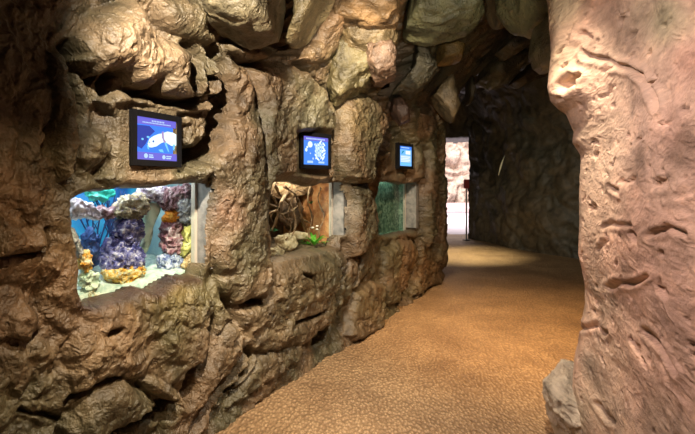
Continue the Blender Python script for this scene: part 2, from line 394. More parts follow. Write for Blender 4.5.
def build_left_wall():
    us = [-4.6]
    while us[-1] < UEND + 3.2:
        u = us[-1]; Y = 2.94 + .883 * u
        if u < -1.45: d = .03
        elif u < UEND + .5:
            P = O2 + D2 * u; t = Y; lat = abs(D2[0] * Y - D2[1] * P[0]) / Y     # apparent width per metre
            d = np.clip(.55 * Y / F / lat, .0042, .022)
        else: d = .05
        us.append(u + d)
    us = np.array(us); zs = np.concatenate([np.arange(-.05, 2.9, .0075), np.arange(2.9, 4.2, .012)])
    pts = [tuple(O2 + D2 * -6), tuple(O2 + D2 * UEND), tuple(O2 + D2 * (UEND + .42) - N2 * .30), tuple(O2 + D2 * (UEND + .35) - N2 * 3.2)]
    P, Nn, tot = path_frame(pts, us + 6)
    nu, nv = len(us), len(zs)
    U, Z = np.meshgrid(us, zs, indexing='ij'); U = U.ravel(); Z = Z.ravel()
    PX = np.repeat(P[:, 0], nv); PY = np.repeat(P[:, 1], nv); NX = np.repeat(Nn[:, 0], nv); NY = np.repeat(Nn[:, 1], nv)
    q = np.stack([U, Z * 1.0, np.zeros_like(U)], -1)
    # warped lookup for natural outlines
    wu = .016 * fbm(q * 4 + 5, 4); wz = .016 * fbm(q * 4 + 55, 4)
    Q = np.stack([U + wu, Z + wz], -1); Qs = np.stack([U, Z], -1)
    # background relief: big lobes, creased
    f1, fe, cid = worley(np.stack([Q[:, 0] * 1.7, Q[:, 1] * 1.5, np.full(len(U), .5)], -1), 4)
    f1b, feb, cidb = worley(np.stack([Q[:, 0] * 4.6 + 9, Q[:, 1] * 3.9, np.full(len(U), .5)], -1), 5)
    h = .035 * fbm(q * 1.3, 3) + .040 * (sstep(0, .35, fe) - .6) + .022 * (sstep(0, .3, feb) - .6)
    fade = sstep(-2.4, -1.8, U)
    pil = np.zeros(len(U))
    for poly, H, R in PIL:
        if np.mean([p[1] for p in poly]) > 255: H = H * .62
        pp = np.array([to_wall(x, y, .35 * H) for x, y in poly])
        lo = pp.min(0) - .1; hi = pp.max(0) + .1
        m = (Q[:, 0] > lo[0]) & (Q[:, 0] < hi[0]) & (Q[:, 1] > lo[1]) & (Q[:, 1] < hi[1])
        if not m.any(): continue
        sd = poly_sd(Q[m], pp); t = np.clip(sd / R, 0, 1); k = H * np.sqrt(np.clip(1 - (1 - t) ** 2, 0, 1))
        # top surfaces tilt and undulate so every lobe differs
        pil[m] = np.maximum(pil[m], k)
    h = h * (1 - .55 * sstep(0, .1, pil)) + pil
    crack = np.zeros(len(U))
    for poly, wd, dp in CRK:
        if np.mean([p[0] for p in poly]) > 375: wd = wd * 2.2
        if np.mean([p[1] for p in poly]) > 255: wd, dp = wd * 1.3, dp * 1.25
        pp = np.array([to_wall(x, y, .05) for x, y in poly]); lo = pp.min(0) - .15; hi = pp.max(0) + .15
        m = (Q[:, 0] > lo[0]) & (Q[:, 0] < hi[0]) & (Q[:, 1] > lo[1]) & (Q[:, 1] < hi[1])
        if m.any():
            wv = 1.25 * wd * (1 + .45 * fbm(q[m] * 14, 2))
            crack[m] = np.maximum(crack[m], 1.9 * dp * np.exp(-(line_d(Q[m], pp) / wv) ** 2 * 1.1))
    h = h - crack
    # chiselled, crumpled surface
    r1 = ridged(q * np.array((4.5, 3.6, 1)) + 3, 4); 
    wq = q + .05 * np.stack([fbm(q * 7 + 1, 3), fbm(q * 7 + 40, 3), 0 * U], -1)
    r2 = ridged(wq * 15, 4, .55); 
    mask = sstep(-.25, .35, fbm(q * 2.2 + 77, 3))
    rr = np.random.RandomState(9).rand(256); f6, e6, c6 = worley(wq * np.array((7, 6, 1)) + .5, 12); f7, e7, c7 = worley(wq * np.array((17, 15, 1)) + .5, 13)
    h = h + .018 * (r1 - .6) + .022 * (ridged(wq * 6.5 + 50, 3) - .6) + (.006 + .012 * mask) * (r2 - .5) + .004 * fbm(q * 45, 3)
    h = h + .020 * (rr[c6] - .5) * sstep(0, .10, e6) + (.003 + .008 * mask) * (rr[c7] - .5) * sstep(0, .12, e7)
    # hollows the monitors sit in
    for (x0, y0, x1, y1), dep in (((124,103,186,172),.035), ((296,128,334,172),.03), ((394,139,416,172),.05)):
        pp = np.array([to_wall(a, b, .1) for a, b in ((x0,y0),(x1,y0+3),(x1,y1),(x0,y1))])
        sd = poly_sd(Q, pp); k = sstep(-.05, .015, sd); tgt = .07 - dep
        h = h * (1 - k) + tgt * k
    # soften relief around the tank openings and drop the rock into them
    inw = np.full(len(U), -9.)
    for k_, poly in WIN_UZ.items():
        sd = poly_sd(np.stack([U + wu * .12, Z + wz * .12], -1), poly); inw = np.maximum(inw, sd)
    near = sstep(-.11, -.005, inw)
    h = h * (1 - near) + (.02 + .5 * np.clip(h, -.05, .06)) * near
    lip = np.clip(-inw / .035, 0, 1); h = np.where(inw > -.035, h - .03 * (1 - np.sqrt(np.clip(1 - (1 - lip) ** 2, 0, 1))), h)
    sill = sstep(1.12, 1.06, Z); right = np.zeros(len(U))
    for poly in WIN_UZ.values():
        a = np.array(poly); right = np.maximum(right, (np.abs(U - a[:, 0].max()) < .16) * 1.0)
    dw = .012 + .010 * sill; dd_ = .125 - .035 * right * (1 - sill)
    h = np.where(inw > 0, h - np.clip(inw / dw, 0, 1) * dd_, h)
    sharp = (right > 0) & (sill < .5)
    h = np.where(sharp & (inw > 0), np.maximum(h, -.02), h)
    keep = inw < np.where(sharp, .001, dw + .003 + .018 * sill)
    # foot flares a little to the ground
    h = h + .05 * (1 - sstep(0, .22, Z)) + overhang(Z)
    h = np.where(U < -1.9, h * fade + (1 - fade) * overhang(Z), h)
    drop = np.clip((inw - dw) / .006, 0, 1) * sill * (inw > dw); h = h - .02 * drop
    sag = -.09 * drop - .22 * np.clip(pil, 0, .3) * sstep(-.01, -.12, inw) * sstep(.05, .3, Z)
    V = np.stack([PX + NX * h, PY + NY * h, Z + sag], -1)
    # colour
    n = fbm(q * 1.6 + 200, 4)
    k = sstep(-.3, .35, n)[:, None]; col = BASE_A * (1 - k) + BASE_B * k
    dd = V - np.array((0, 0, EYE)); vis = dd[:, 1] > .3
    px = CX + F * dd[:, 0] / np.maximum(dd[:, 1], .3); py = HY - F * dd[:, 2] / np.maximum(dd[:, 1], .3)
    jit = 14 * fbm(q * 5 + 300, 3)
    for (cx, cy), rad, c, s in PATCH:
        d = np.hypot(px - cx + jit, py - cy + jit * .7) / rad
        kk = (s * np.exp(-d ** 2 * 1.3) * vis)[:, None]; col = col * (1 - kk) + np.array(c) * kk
    # damp dark brown rim on the sill of the first tank
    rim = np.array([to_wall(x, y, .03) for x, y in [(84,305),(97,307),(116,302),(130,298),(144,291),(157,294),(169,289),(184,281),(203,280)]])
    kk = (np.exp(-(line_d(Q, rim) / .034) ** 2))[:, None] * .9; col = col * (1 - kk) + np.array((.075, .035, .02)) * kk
    # dark-lined seams painted into the cracks
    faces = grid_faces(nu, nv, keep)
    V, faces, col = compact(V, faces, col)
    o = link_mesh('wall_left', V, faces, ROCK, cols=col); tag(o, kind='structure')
    return o
build_left_wall()

# ------------------------------------------------------------------ right wall
SIL = np.array([(-60,566),(0,560),(30,553),(76,549),(101,550),(108,556),(114,565),(132,573),(143,571),(149,575),(155,579),(220,579),(254,578),(270,581),(286,584),(310,583),(335,581),(355,577),(367,575),(378,574),(389,574),(405,576),(434,580),(470,584)], float)
def build_right_wall():
    pts = [(.35,-3.0),(.62,-1.0),(.80,.5),(1.00,1.45),(1.45,2.85),(1.80,3.15),(2.7,3.6),(5.2,4.6),(9,6.4)]
    ss = [0]
    while ss[-1] < 12.2:
        s = ss[-1]; d = .03 if s < 3.3 else (.0065 if s < 6.9 else .06); ss.append(s + d)
    ss = np.array(ss); zs = np.concatenate([np.arange(-.06, 3.3, .0085), np.arange(3.3, 4.2, .03)])
    P, Nn, tot = path_frame(pts, ss); Nn = -Nn
    m = ss < tot - .05; ss, P, Nn = ss[m], P[m], Nn[m]
    nu, nv = len(ss), len(zs); S, Z = np.meshgrid(ss, zs, indexing='ij'); S = S.ravel(); Z = Z.ravel()
    PX = np.repeat(P[:, 0], nv); PY = np.repeat(P[:, 1], nv); NX = np.repeat(Nn[:, 0], nv); NY = np.repeat(Nn[:, 1], nv)
    q = np.stack([PX, PY, Z], -1)
    # nominal silhouette of the bare path, and the shift each height needs
    vis = P[:, 1] > .5; x_s = (CX + F * P[:, 0] / np.maximum(P[:, 1], .5))[vis].min(); k = np.argmin(np.where(vis, CX + F * P[:, 0] / np.maximum(P[:, 1], .5), 1e9))
    Yr = P[k, 1]; s0 = ss[k]
    yy = HY - F * (Z - EYE) / Yr
    dX = (np.interp(yy, SIL[:, 0], SIL[:, 1]) - x_s) / F * Yr
    edge = np.exp(-((S - s0) / .42) ** 2)
    px0 = CX + F * (PX + dX * edge) / np.maximum(PY, .3); py0 = HY - F * (Z - EYE) / np.maximum(PY, .3)
    q = q * np.array((1, .45, 1))
    h = .035 * fbm(q * 1.4 + 3, 3)
    # worn plaster faults: several small ledges and pits
    wq = q + .05 * np.stack([fbm(q * 3 + 1, 3), fbm(q * 3 + 40, 3), fbm(q * 3 + 80, 3)], -1)
    h = h + .010 * (ridged(wq * np.array((2.2, 2.2, 3.6)), 4) - .6)
    r2 = ridged(wq * np.array((8, 8, 17)) + 9, 4, .55); mask = sstep(-.15, .4, fbm(q * 2.6 + 77, 3))
    h = h + (.001 + .005 * mask) * (r2 - .55) + .002 * fbm(q * 40, 3)
    pit = sstep(.50, .66, fbm(wq * np.array((13, 13, 22)) + 120, 3)); h = h - .020 * pit
    h = h * (1 - .55 * np.exp(-((S - s0) / .15) ** 2))
    PP = np.stack([px0, py0], -1); PP = PP + 5 * np.stack([fbm(q * 5 + 11, 3), fbm(q * 5 + 61, 3)], -1)
    vism = (PY > .6) & (S < s0 + .3)
    for poly, wd, dp in (
        ([(588,55),(600,58),(618,68),(636,77),(646,88),(653,108)], 2.4, .030),
        ([(564,86),(575,81)], 3.8, .14), ([(575,81),(584,75)], 2, .06),
        ([(606,290),(618,282),(634,281),(650,277)], 2.5, .022), ([(600,250),(610,240)], 2.0, .015),
        ([(640,330),(655,345),(672,372)], 3, .02), ([(612,188),(620,192)], 2.5, .02),
        ([(585,36),(590,40)], 3, .025), ([(575,330),(592,325),(600,330)], 2.5, .02), ([(655,235),(672,228),(695,233)], 2.5, .018),
        ([(605,225),(640,222)], 2, .014), ([(600,405),(612,420)], 3, .02)):
        d = line_d(PP, poly); h = h - vism * dp * np.exp(-(d / wd) ** 2)
        # pushed-up rim above the split
        h = h + vism * min(dp, .03) * .35 * np.exp(-((d - wd * 2.3) / (wd * 1.3)) ** 2)
    # foot boulder swelling at the base
    foot = np.exp(-(((px0 - 578) / 34) ** 2 + ((py0 - 418) / 36) ** 2)) * vism
    h = h + .0 * foot
    ov = .45 * np.maximum(Z - 2.3, 0) ** 2
    h = h + ov
    V = np.stack([PX + NX * h + dX * edge, PY + NY * h, Z], -1)
    n = fbm(q * 1.8 + 200, 4); k_ = sstep(-.35, .4, n)[:, None]
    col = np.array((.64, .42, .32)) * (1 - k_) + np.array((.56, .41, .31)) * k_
    jit = 10 * fbm(q * 5 + 300, 3)
    for (cx, cy), rad, c, s in (((655,15),34,(.36,.36,.22),.8), ((625,130),60,(.62,.45,.35),.6), ((600,100),22,(.60,.42,.33),.7), ((690,60),30,(.52,.31,.23),.7),
                                ((640,240),55,(.60,.37,.27),.6), ((575,418),26,(.50,.44,.33),.8), ((560,60),18,(.44,.36,.24),.6), ((650,340),60,(.58,.40,.30),.5), ((590,360),20,(.40,.34,.27),.5)):
        d = np.hypot(px0 - cx + jit, py0 - cy + jit) / rad; kk = (s * np.exp(-d ** 2 * 1.3) * vism)[:, None]; col = col * (1 - kk) + np.array(c) * kk
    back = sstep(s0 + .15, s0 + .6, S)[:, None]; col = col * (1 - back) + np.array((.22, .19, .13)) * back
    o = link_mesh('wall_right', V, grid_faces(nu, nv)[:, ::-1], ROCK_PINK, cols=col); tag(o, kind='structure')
build_right_wall()

# ------------------------------------------------------------------ back wall with the doorway
def build_back_wall():
    pts = [(-1.5,13.9),(1.6,13.75),(3.5,13.5),(3.80,12.6),(4.05,11.3),(4.7,10.0),(6.2,8.6),(9.5,7.2)]
    ss = np.arange(0, 15.5, .03); zs = np.arange(-.06, 4.6, .028)
    P, Nn, tot = path_frame(pts, ss); m = ss < tot - .05; ss, P, Nn = ss[m], P[m], Nn[m]
    nu, nv = len(ss), len(zs); S, Z = np.meshgrid(ss, zs, indexing='ij'); S = S.ravel(); Z = Z.ravel()
    PX = np.repeat(P[:, 0], nv); PY = np.repeat(P[:, 1], nv); NX = np.repeat(Nn[:, 0], nv); NY = np.repeat(Nn[:, 1], nv)
    q = np.stack([PX, PY, Z], -1); wq = q + .3 * np.stack([fbm(q * 1.2 + 1, 3), fbm(q * 1.2 + 40, 3), fbm(q * 1.2 + 80, 3)], -1)
    f1, fe, cid = worley(wq * .9, 3); f1b, feb, c2 = worley(wq * 2.3, 8)
    h = .12 * fbm(q * .8, 3) + .09 * sstep(0, .5, fe) + .03 * sstep(0, .4, feb) + .03 * ridged(wq * 1.8, 3) + .008 * fbm(q * 12, 3)
    h = h + .35 * np.maximum(Z - 2.7, 0) ** 2
    # doorway opening
    X0, X1 = 2.50, 3.50; top = 2.92
    wob = .05 * fbm(q * 2.4 + 9, 3)
    sd = np.minimum(np.minimum(PX - X0, X1 - PX) + wob, top - Z + wob); sd = np.where(PY < 13.3, -1, sd)
    h = np.where(sd > -.25, h * (1 - .6 * sstep(-.25, 0, sd)), h)
    h = np.where(sd > 0, h - np.clip(sd / .09, 0, 1) * .9, h); keep = sd < .10
    V = np.stack([PX + NX * h, PY + NY * h, Z], -1)
    n = fbm(q * 1.1 + 200, 4); k_ = sstep(-.35, .4, n)[:, None]
    col = np.array((.20, .165, .11)) * (1 - k_) + np.array((.15, .14, .10)) * k_
    V, f, col = compact(V, grid_faces(nu, nv, keep), col)
    o = link_mesh('wall_back', V, f, ROCK, cols=col); tag(o, kind='structure')
build_back_wall()

# ------------------------------------------------------------------ ceiling, rear wall
def build_ceiling():
    xs = np.concatenate([np.arange(-3.5, 10, .05)]); ys = np.concatenate([np.arange(-2.5, 14.4, .05)])
    X, Y = np.meshgrid(xs, ys, indexing='ij'); nu, nv = X.shape; X = X.ravel(); Y = Y.ravel()
    q = np.stack([X, Y, 0 * X], -1); wq = q + .25 * np.stack([fbm(q * 1.5 + 1, 3), fbm(q * 1.5 + 40, 3), 0 * X], -1)
    f1, fe, cid = worley(wq * 1.25 + np.array((0, 0, .5)), 6); rr = np.random.RandomState(5).rand(256)
    Z = 4.0 + 0 * Y - .28 * np.sqrt(sstep(0, .5, fe)) * (.4 + .6 * rr[cid]) - .05 * ridged(wq * 2.5, 4) - .015 * fbm(q * 9, 3)
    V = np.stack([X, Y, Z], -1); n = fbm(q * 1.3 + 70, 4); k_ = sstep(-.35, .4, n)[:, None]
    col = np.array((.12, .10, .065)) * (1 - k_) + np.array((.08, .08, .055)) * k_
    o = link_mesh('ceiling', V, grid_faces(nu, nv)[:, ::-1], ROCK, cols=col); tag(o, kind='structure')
build_ceiling()
def build_rear():
    xs = np.arange(-3.8, 1.2, .05); zs = np.arange(-.05, 4.3, .05); X, Z = np.meshgrid(xs, zs, indexing='ij'); nu, nv = X.shape; X = X.ravel(); Z = Z.ravel()
    q = np.stack([X, 0 * X - 1, Z], -1); Y = -1.7 + .25 * fbm(q * .9, 4) + .05 * ridged(q * 3, 4)
    o = link_mesh('wall_rear', np.stack([X, Y, Z], -1), grid_faces(nu, nv), ROCK, cols=np.tile((.2, .17, .11), (len(X), 1))); tag(o, kind='structure')
build_rear()

# ------------------------------------------------------------------ floor
def floor_mat():
    m, t, b = new_mat('pebbled_floor'); L = t.links.new
    tc = t.nodes.new('ShaderNodeTexCoord')
    mp = t.nodes.new('ShaderNodeMapping'); mp.inputs['Rotation'].default_value = (0, 0, .5); mp.inputs['Scale'].default_value = (1.0, .62, 1)
    L(tc.outputs['Object'], mp.inputs[0])
    v = t.nodes.new('ShaderNodeTexVoronoi'); v.inputs['Scale'].default_value = 44; L(mp.outputs[0], v.inputs['Vector'])
    n = t.nodes.new('ShaderNodeTexNoise'); n.inputs['Scale'].default_value = 1.6; n.inputs['Detail'].default_value = 9; n.inputs['Roughness'].default_value = .62
    L(tc.outputs['Object'], n.inputs['Vector'])
    r = t.nodes.new('ShaderNodeValToRGB'); e = r.color_ramp.elements
    e[0].position = .3; e[0].color = (.26, .165, .09, 1); e[1].position = .7; e[1].color = (.50, .34, .19, 1)
    L(n.outputs[0], r.inputs[0])
    r2 = t.nodes.new('ShaderNodeValToRGB'); e = r2.color_ramp.elements
    e[0].position = .12; e[0].color = (1.22, 1.2, 1.15, 1); e[1].position = .58; e[1].color = (.62, .57, .52, 1)
    L(v.outputs['Distance'], r2.inputs[0])
    mu = t.nodes.new('ShaderNodeMix'); mu.data_type = 'RGBA'; mu.blend_type = 'MULTIPLY'; mu.inputs[0].default_value = .8
    L(r.outputs[0], mu.inputs[6]); L(r2.outputs[0], mu.inputs[7]); L(mu.outputs[2], b.inputs['Base Color'])
    inv = t.nodes.new('ShaderNodeMath'); inv.operation = 'SUBTRACT'; inv.inputs[0].default_value = 1; L(v.outputs['Distance'], inv.inputs[1])
    bu = t.nodes.new('ShaderNodeBump'); bu.inputs['Strength'].default_value = 1; bu.inputs['Distance'].default_value = .02
    L(inv.outputs[0], bu.inputs['Height']); L(bu.outputs[0], b.inputs['Normal'])
    b.inputs['Roughness'].default_value = .5; b.inputs['Specular IOR Level'].default_value = .5
    return m
def build_floor():
    xs = np.arange(-4, 10.2, .1); ys = np.arange(-2.6, 14.6, .1); X, Y = np.meshgrid(xs, ys, indexing='ij'); nu, nv = X.shape; X = X.ravel(); Y = Y.ravel()
    Z = .012 * fbm(np.stack([X, Y, 0 * X], -1) * .8, 3)
    o = link_mesh('floor', np.stack([X, Y, Z], -1), grid_faces(nu, nv), floor_mat()); tag(o, kind='structure')
build_floor()

# ------------------------------------------------------------------ outside the doorway
o = bm_obj('outdoor_path', box_bm((-2, 14.4, -.12), (12, 31, .004)), plain('pale_paving', (.62, .55, .60), .8, var=.08, vs=3)); tag(o, kind='structure', label='pale paved path outside the doorway')
def build_outcrop():
    xs = np.arange(0, 11, .07); zs = np.arange(0, 7, .07); X, Z = np.meshgrid(xs, zs, indexing='ij'); nu, nv = X.shape; X = X.ravel(); Z = Z.ravel()
    q = np.stack([X, 0 * X, Z], -1); wq = q + .3 * np.stack([fbm(q + 1, 3), 0 * X, fbm(q + 40, 3)], -1)
    wq = wq + (3.3, .37, 5.1); f1, fe, c = worley(wq * .8, 2); h = .5 * sstep(0, .4, fe) + .35 * ridged(wq * 1.4, 4) + .2 * fbm(q * .5, 2)
    k_ = sstep(-.3, .3, fbm(q * 1.2, 4))[:, None]; col = np.array((.62, .47, .40)) * (1 - k_) + np.array((.72, .58, .50)) * k_
    o = link_mesh('rock_outcrop', np.stack([X, 26.8 - h, Z], -1), grid_faces(nu, nv), ROCK_PINK, cols=col)
    tag(o, 'sunlit pinkish rock face seen through the bright doorway', 'rock face')
build_outcrop()
o = bm_obj('low_kerb', box_bm((0, 25.0, 0), (11, 25.4, .52), .04), plain('pink_plaster', (.66, .50, .50), .8, var=.1, vs=4))
tag(o, 'low pinkish kerb wall at the foot of the sunlit rock outside', 'kerb')

# ------------------------------------------------------------------ boulders
_ico = None
def ico(sub):
    b = bmesh.new(); bmesh.ops.create_icosphere(b, subdivisions=sub, radius=1)
    V = np.array([v.co[:] for v in b.verts]); Fc = np.array([[v.index for v in f.verts] for f in b.faces]); b.free(); return V, Fc
ICO = {k: ico(k) for k in (3, 4, 5, 6)}
def blob(name, poly, Y, T, mat, label=None, cat=None, group=None, col=(.25, .22, .13), sub=5, rough=.04, nf=4., box=.6, parent=None, seed=0, fine=.006, slant=0., kind=None, frame='view', plane=None, ffine=30., grow=1.):
    """a closed rock with the given outline (pixels, read at distance Y), and depth T"""
    poly = np.asarray(poly, float)
    if grow != 1: m_ = poly.mean(0); poly = m_ + (poly - m_) * grow
    if plane is None:
        X = (poly[:, 0] - CX) / F * Y; Zp = EYE + (HY - poly[:, 1]) / F * Y
        pz = np.stack([X, Zp], -1)
    else: pz = np.array([to_wall(a, b, plane, False) for a, b in poly])
    c = (pz.min(0) + pz.max(0)) / 2; pz = pz - c
    V, Fc = ICO[sub]; th = np.arctan2(V[:, 2], V[:, 0]); 
    # outline radius by angle
    tt = np.linspace(-math.pi, math.pi, 181); R = np.zeros(181)
    for i_, a in enumerate(tt):
        d = np.array((math.cos(a), math.sin(a))); best = 0
        for k in range(len(pz)):
            p, e = pz[k], pz[(k + 1) % len(pz)] - pz[k]
            den = d[0] * e[1] - d[1] * e[0]
            if abs(den) < 1e-12: continue
            t = (p[0] * e[1] - p[1] * e[0]) / den; s = (p[0] * d[1] - p[1] * d[0]) / den
            if t > 0 and -1e-6 <= s <= 1 + 1e-6: best = max(best, t)
        R[i_] = best if best > 0 else .01
    cphi = np.hypot(V[:, 0], V[:, 2]); r = np.interp(th, tt, R) * cphi ** box
    x = np.cos(th) * r; z = np.sin(th) * r; y = T / 2 * np.sign(V[:, 1]) * np.abs(V[:, 1]) ** .85 + slant * z
    sz = max(np.ptp(pz[:, 0]), np.ptp(pz[:, 1]))
    p = np.stack([x, y, z], -1); q = p + np.array((c[0], Y, c[1])) + seed * 3.7
    nrm = V / np.linalg.norm(V, axis=1)[:, None]
    wq = q + .25 / nf * np.stack([fbm(q * nf + 1, 2), fbm(q * nf + 9, 2), fbm(q * nf + 19, 2)], -1)
    d = rough * (ridged(wq * nf, 3) - .62) + rough * .5 * fbm(q * nf * .6, 2) + fine * (ridged(wq * ffine, 3) - .5)
    p = p + nrm * d[:, None]
    nn = sstep(-.3, .3, fbm(q * 3, 3))[:, None]; cols = np.array(col) * (1 - nn * .35) 
    loc = Vector((c[0], Y, c[1])) if plane is None else wall_pt(c[0], c[1], plane)
    if plane is not None:
        p = np.stack([D2[0] * p[:, 0] - N2[0] * p[:, 1], D2[1] * p[:, 0] - N2[1] * p[:, 1], p[:, 2]], -1)
    o = link_mesh(name, p, Fc, mat, parent=parent, cols=cols); o.location = loc
    tag(o, label, cat, group, kind); return o

OVG = 'boulders hanging overhead'
blob('boulder', [(212,-60),(210,0),(210,23),(215,33),(230,38),(245,42),(262,41),(276,35),(280,23),(282,0),(282,-60)], 2.85, .75, ROCK, 'broad olive boulder overhanging at top, above the crevice left of the hanging tongue', 'boulder', OVG, (.34,.29,.18), sub=6, box=.42, rough=.045, nf=3.4)
blob('boulder', [(298,-34),(296,0),(293,20),(293,38),(285,46),(293,48),(303,43),(311,30),(318,18),(331,2),(345,-34)], 3.15, .6, ROCK, 'tongue-shaped olive boulder hanging beside the wide black crevice at top', 'boulder', OVG, (.32,.26,.14), sub=6, rough=.03)
blob('boulder', [(414,-70),(408,0),(405,22),(405,32),(415,37),(432,40),(455,37),(472,32),(477,25),(474,15),(469,8),(470,-70)], 4.3, 1.0, ROCK, 'large grey-green slab boulder hanging from the ceiling above the third screen', 'boulder', OVG, (.26,.27,.15), sub=6, box=.35, rough=.045)
blob('boulder', [(437,47),(455,44),(463,47),(461,60),(450,63),(439,64)], 5.6, .5, ROCK, 'small ochre block tucked under the large grey-green ceiling slab', 'boulder', OVG, (.42,.29,.10), box=.35, rough=.02)
blob('boulder', [(470,-60),(484,-60),(486,5),(484,20),(477,22),(473,10)], 4.9, .5, ROCK, 'dark narrow rock hanging right beside the large ceiling slab', 'boulder', OVG, (.16,.15,.09), box=.5, rough=.03)
blob('boulder', [(484,-60),(500,-60),(504,0),(508,15),(505,25),(496,28),(491,16),(487,0)], 4.4, .5, ROCK, 'brown finger-shaped rock hanging between the ceiling slab and the green boulder', 'boulder', OVG, (.27,.21,.12), box=.5, rough=.03)
blob('boulder', [(503,-60),(552,-60),(550,0),(546,15),(541,32),(530,29),(518,16),(506,0)], 3.7, .9, ROCK, 'smooth greenish boulder at top, leaning against the pink rock wall', 'boulder', OVG, (.30,.31,.17), sub=6, box=.42, rough=.03)
blob('boulder', [(541,20),(551,14),(560,30),(560,62),(551,72),(541,66),(537,50)], 3.35, .5, ROCK, 'olive lump hanging low against the edge of the pink rock wall', 'boulder', OVG, (.36,.33,.20), box=.5, rough=.025)
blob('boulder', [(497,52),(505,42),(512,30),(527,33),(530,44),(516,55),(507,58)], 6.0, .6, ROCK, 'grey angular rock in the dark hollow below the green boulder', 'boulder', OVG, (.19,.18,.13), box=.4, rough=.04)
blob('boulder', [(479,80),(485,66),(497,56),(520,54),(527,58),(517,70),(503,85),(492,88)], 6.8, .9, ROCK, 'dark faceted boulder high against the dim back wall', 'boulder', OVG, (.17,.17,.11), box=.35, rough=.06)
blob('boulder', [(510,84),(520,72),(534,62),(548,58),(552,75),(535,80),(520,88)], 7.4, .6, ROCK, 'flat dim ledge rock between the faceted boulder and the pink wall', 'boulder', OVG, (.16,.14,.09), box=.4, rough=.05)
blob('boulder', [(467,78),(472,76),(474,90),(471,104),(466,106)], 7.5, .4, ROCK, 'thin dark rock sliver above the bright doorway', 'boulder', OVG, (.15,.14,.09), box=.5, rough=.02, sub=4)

blob('boulder', [(344,-40),(404,-40),(402,0),(398,14),(393,30),(386,36),(360,34),(336,32),(334,14)], 4.15, 1.1, ROCK, 'ochre-orange block at top, left of the wide black gap', 'boulder', OVG, (.44,.29,.15), sub=6, grow=1.1, box=.35, rough=.07)
blob('boulder', [(334,26),(360,22),(389,25),(394,50),(386,62),(366,64),(346,60),(336,46)], 4.45, 1.0, ROCK, 'brown block wedged under the ochre-orange block', 'boulder', OVG, (.34,.26,.14), sub=6, grow=1.1, box=.4, rough=.06)
blob('boulder', [(364,50),(391,47),(395,62),(394,77),(386,81),(376,81),(367,72)], 4.3, .7, ROCK, 'pinkish square-edged block above the middle of the gap between the two far screens', 'boulder', OVG, (.36,.24,.17), sub=6, grow=1.1, box=.3, rough=.05)
blob('boulder', [(328,40),(346,36),(364,50),(376,72),(366,86),(348,98),(336,108),(327,90)], 4.5, .9, ROCK, 'knobbly yellow-olive boulder up and right of the coral screen', 'boulder', OVG, (.30,.26,.13), sub=6, grow=1.1, box=.4, rough=.08)
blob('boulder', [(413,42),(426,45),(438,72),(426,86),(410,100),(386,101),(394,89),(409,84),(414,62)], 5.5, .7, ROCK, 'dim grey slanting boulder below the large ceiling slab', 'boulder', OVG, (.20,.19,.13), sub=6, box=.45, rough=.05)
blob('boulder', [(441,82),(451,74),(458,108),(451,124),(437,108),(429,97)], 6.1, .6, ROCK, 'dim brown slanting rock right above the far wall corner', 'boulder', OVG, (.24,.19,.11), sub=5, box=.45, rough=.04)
blob('boulder', [(391,99),(401,97),(409,110),(409,122),(400,126),(391,114)], 5.45, .5, ROCK, 'rounded pinkish-brown boulder above the small far screen', 'boulder', OVG, (.32,.20,.15), sub=5, box=.5, rough=.03)

blob('boulder', [(548,406),(551,392),(560,386),(568,376),(576,362),(590,372),(606,400),(612,440),(590,460),(566,448),(556,430)], 2.78, .5, ROCK_PINK, 'pale grey-green lump of rock on the floor at the foot of the pink wall', 'boulder', None, (.66,.56,.44), sub=6, box=.5, rough=.04, nf=6.)

# ------------------------------------------------------------------ monitors
SCREEN_CACHE = {}
def emis(name, col, s=1.0):
    if name in SCREEN_CACHE: return SCREEN_CACHE[name]
    m, t, b = new_mat(name); b.inputs['Base Color'].default_value = (.01, .01, .01, 1)
    b.inputs['Emission Color'].default_value = (*col, 1); b.inputs['Emission Strength'].default_value = s; b.inputs['Roughness'].default_value = .2
    SCREEN_CACHE[name] = m; return m
BLK = plain('black_plastic', (.006, .006, .007), .4, spec=.2)
def flat(bm, pts, y):
    """polygon in the screen plane; local x right, z up, faces -y"""
    vs = [bm.verts.new((p[0], y, p[1])) for p in pts]
    f = bm.faces.new(vs); return f
def disc(cx, cz, rx, rz, n=20, a0=0, rot=0):
    c, s = math.cos(rot), math.sin(rot); out = []
    for k in range(n):
        a = a0 + 2 * math.pi * k / n; x, z = rx * math.cos(a), rz * math.sin(a); out.append((cx + x * c - z * s, cz + x * s + z * c))
    return out
SPLIT = {'fish_fins': 'fish_fin', 'logo': 'logo', 'logo_text': 'logo_text', 'specks': 'speck', 'footer_text': 'footer_text', 'bubbles': 'bubble', 'branches': 'branch', 'text_line': 'text_line'}
def part_flat(name, polys, y, mat, parent, label=None):
    if name in SPLIT and len(polys) > 1:
        for i, p in enumerate(polys): part_flat(SPLIT[name], [p], y - .00002 * (i % 7), mat, parent)
        return
    bm = bmesh.new()
    for i, p in enumerate(polys):
        # thin solid so that the mark has its own (tiny) thickness
        f = flat(bm, p, y + .00002 * (i % 7))
    bmesh.ops.recalc_face_normals(bm, faces=bm.faces)
    for f in bm.faces:
        if f.normal.y > 0: f.normal_flip()
    o = bm_obj(name, bm, mat, parent)
    if label: o['label'] = label
    return o
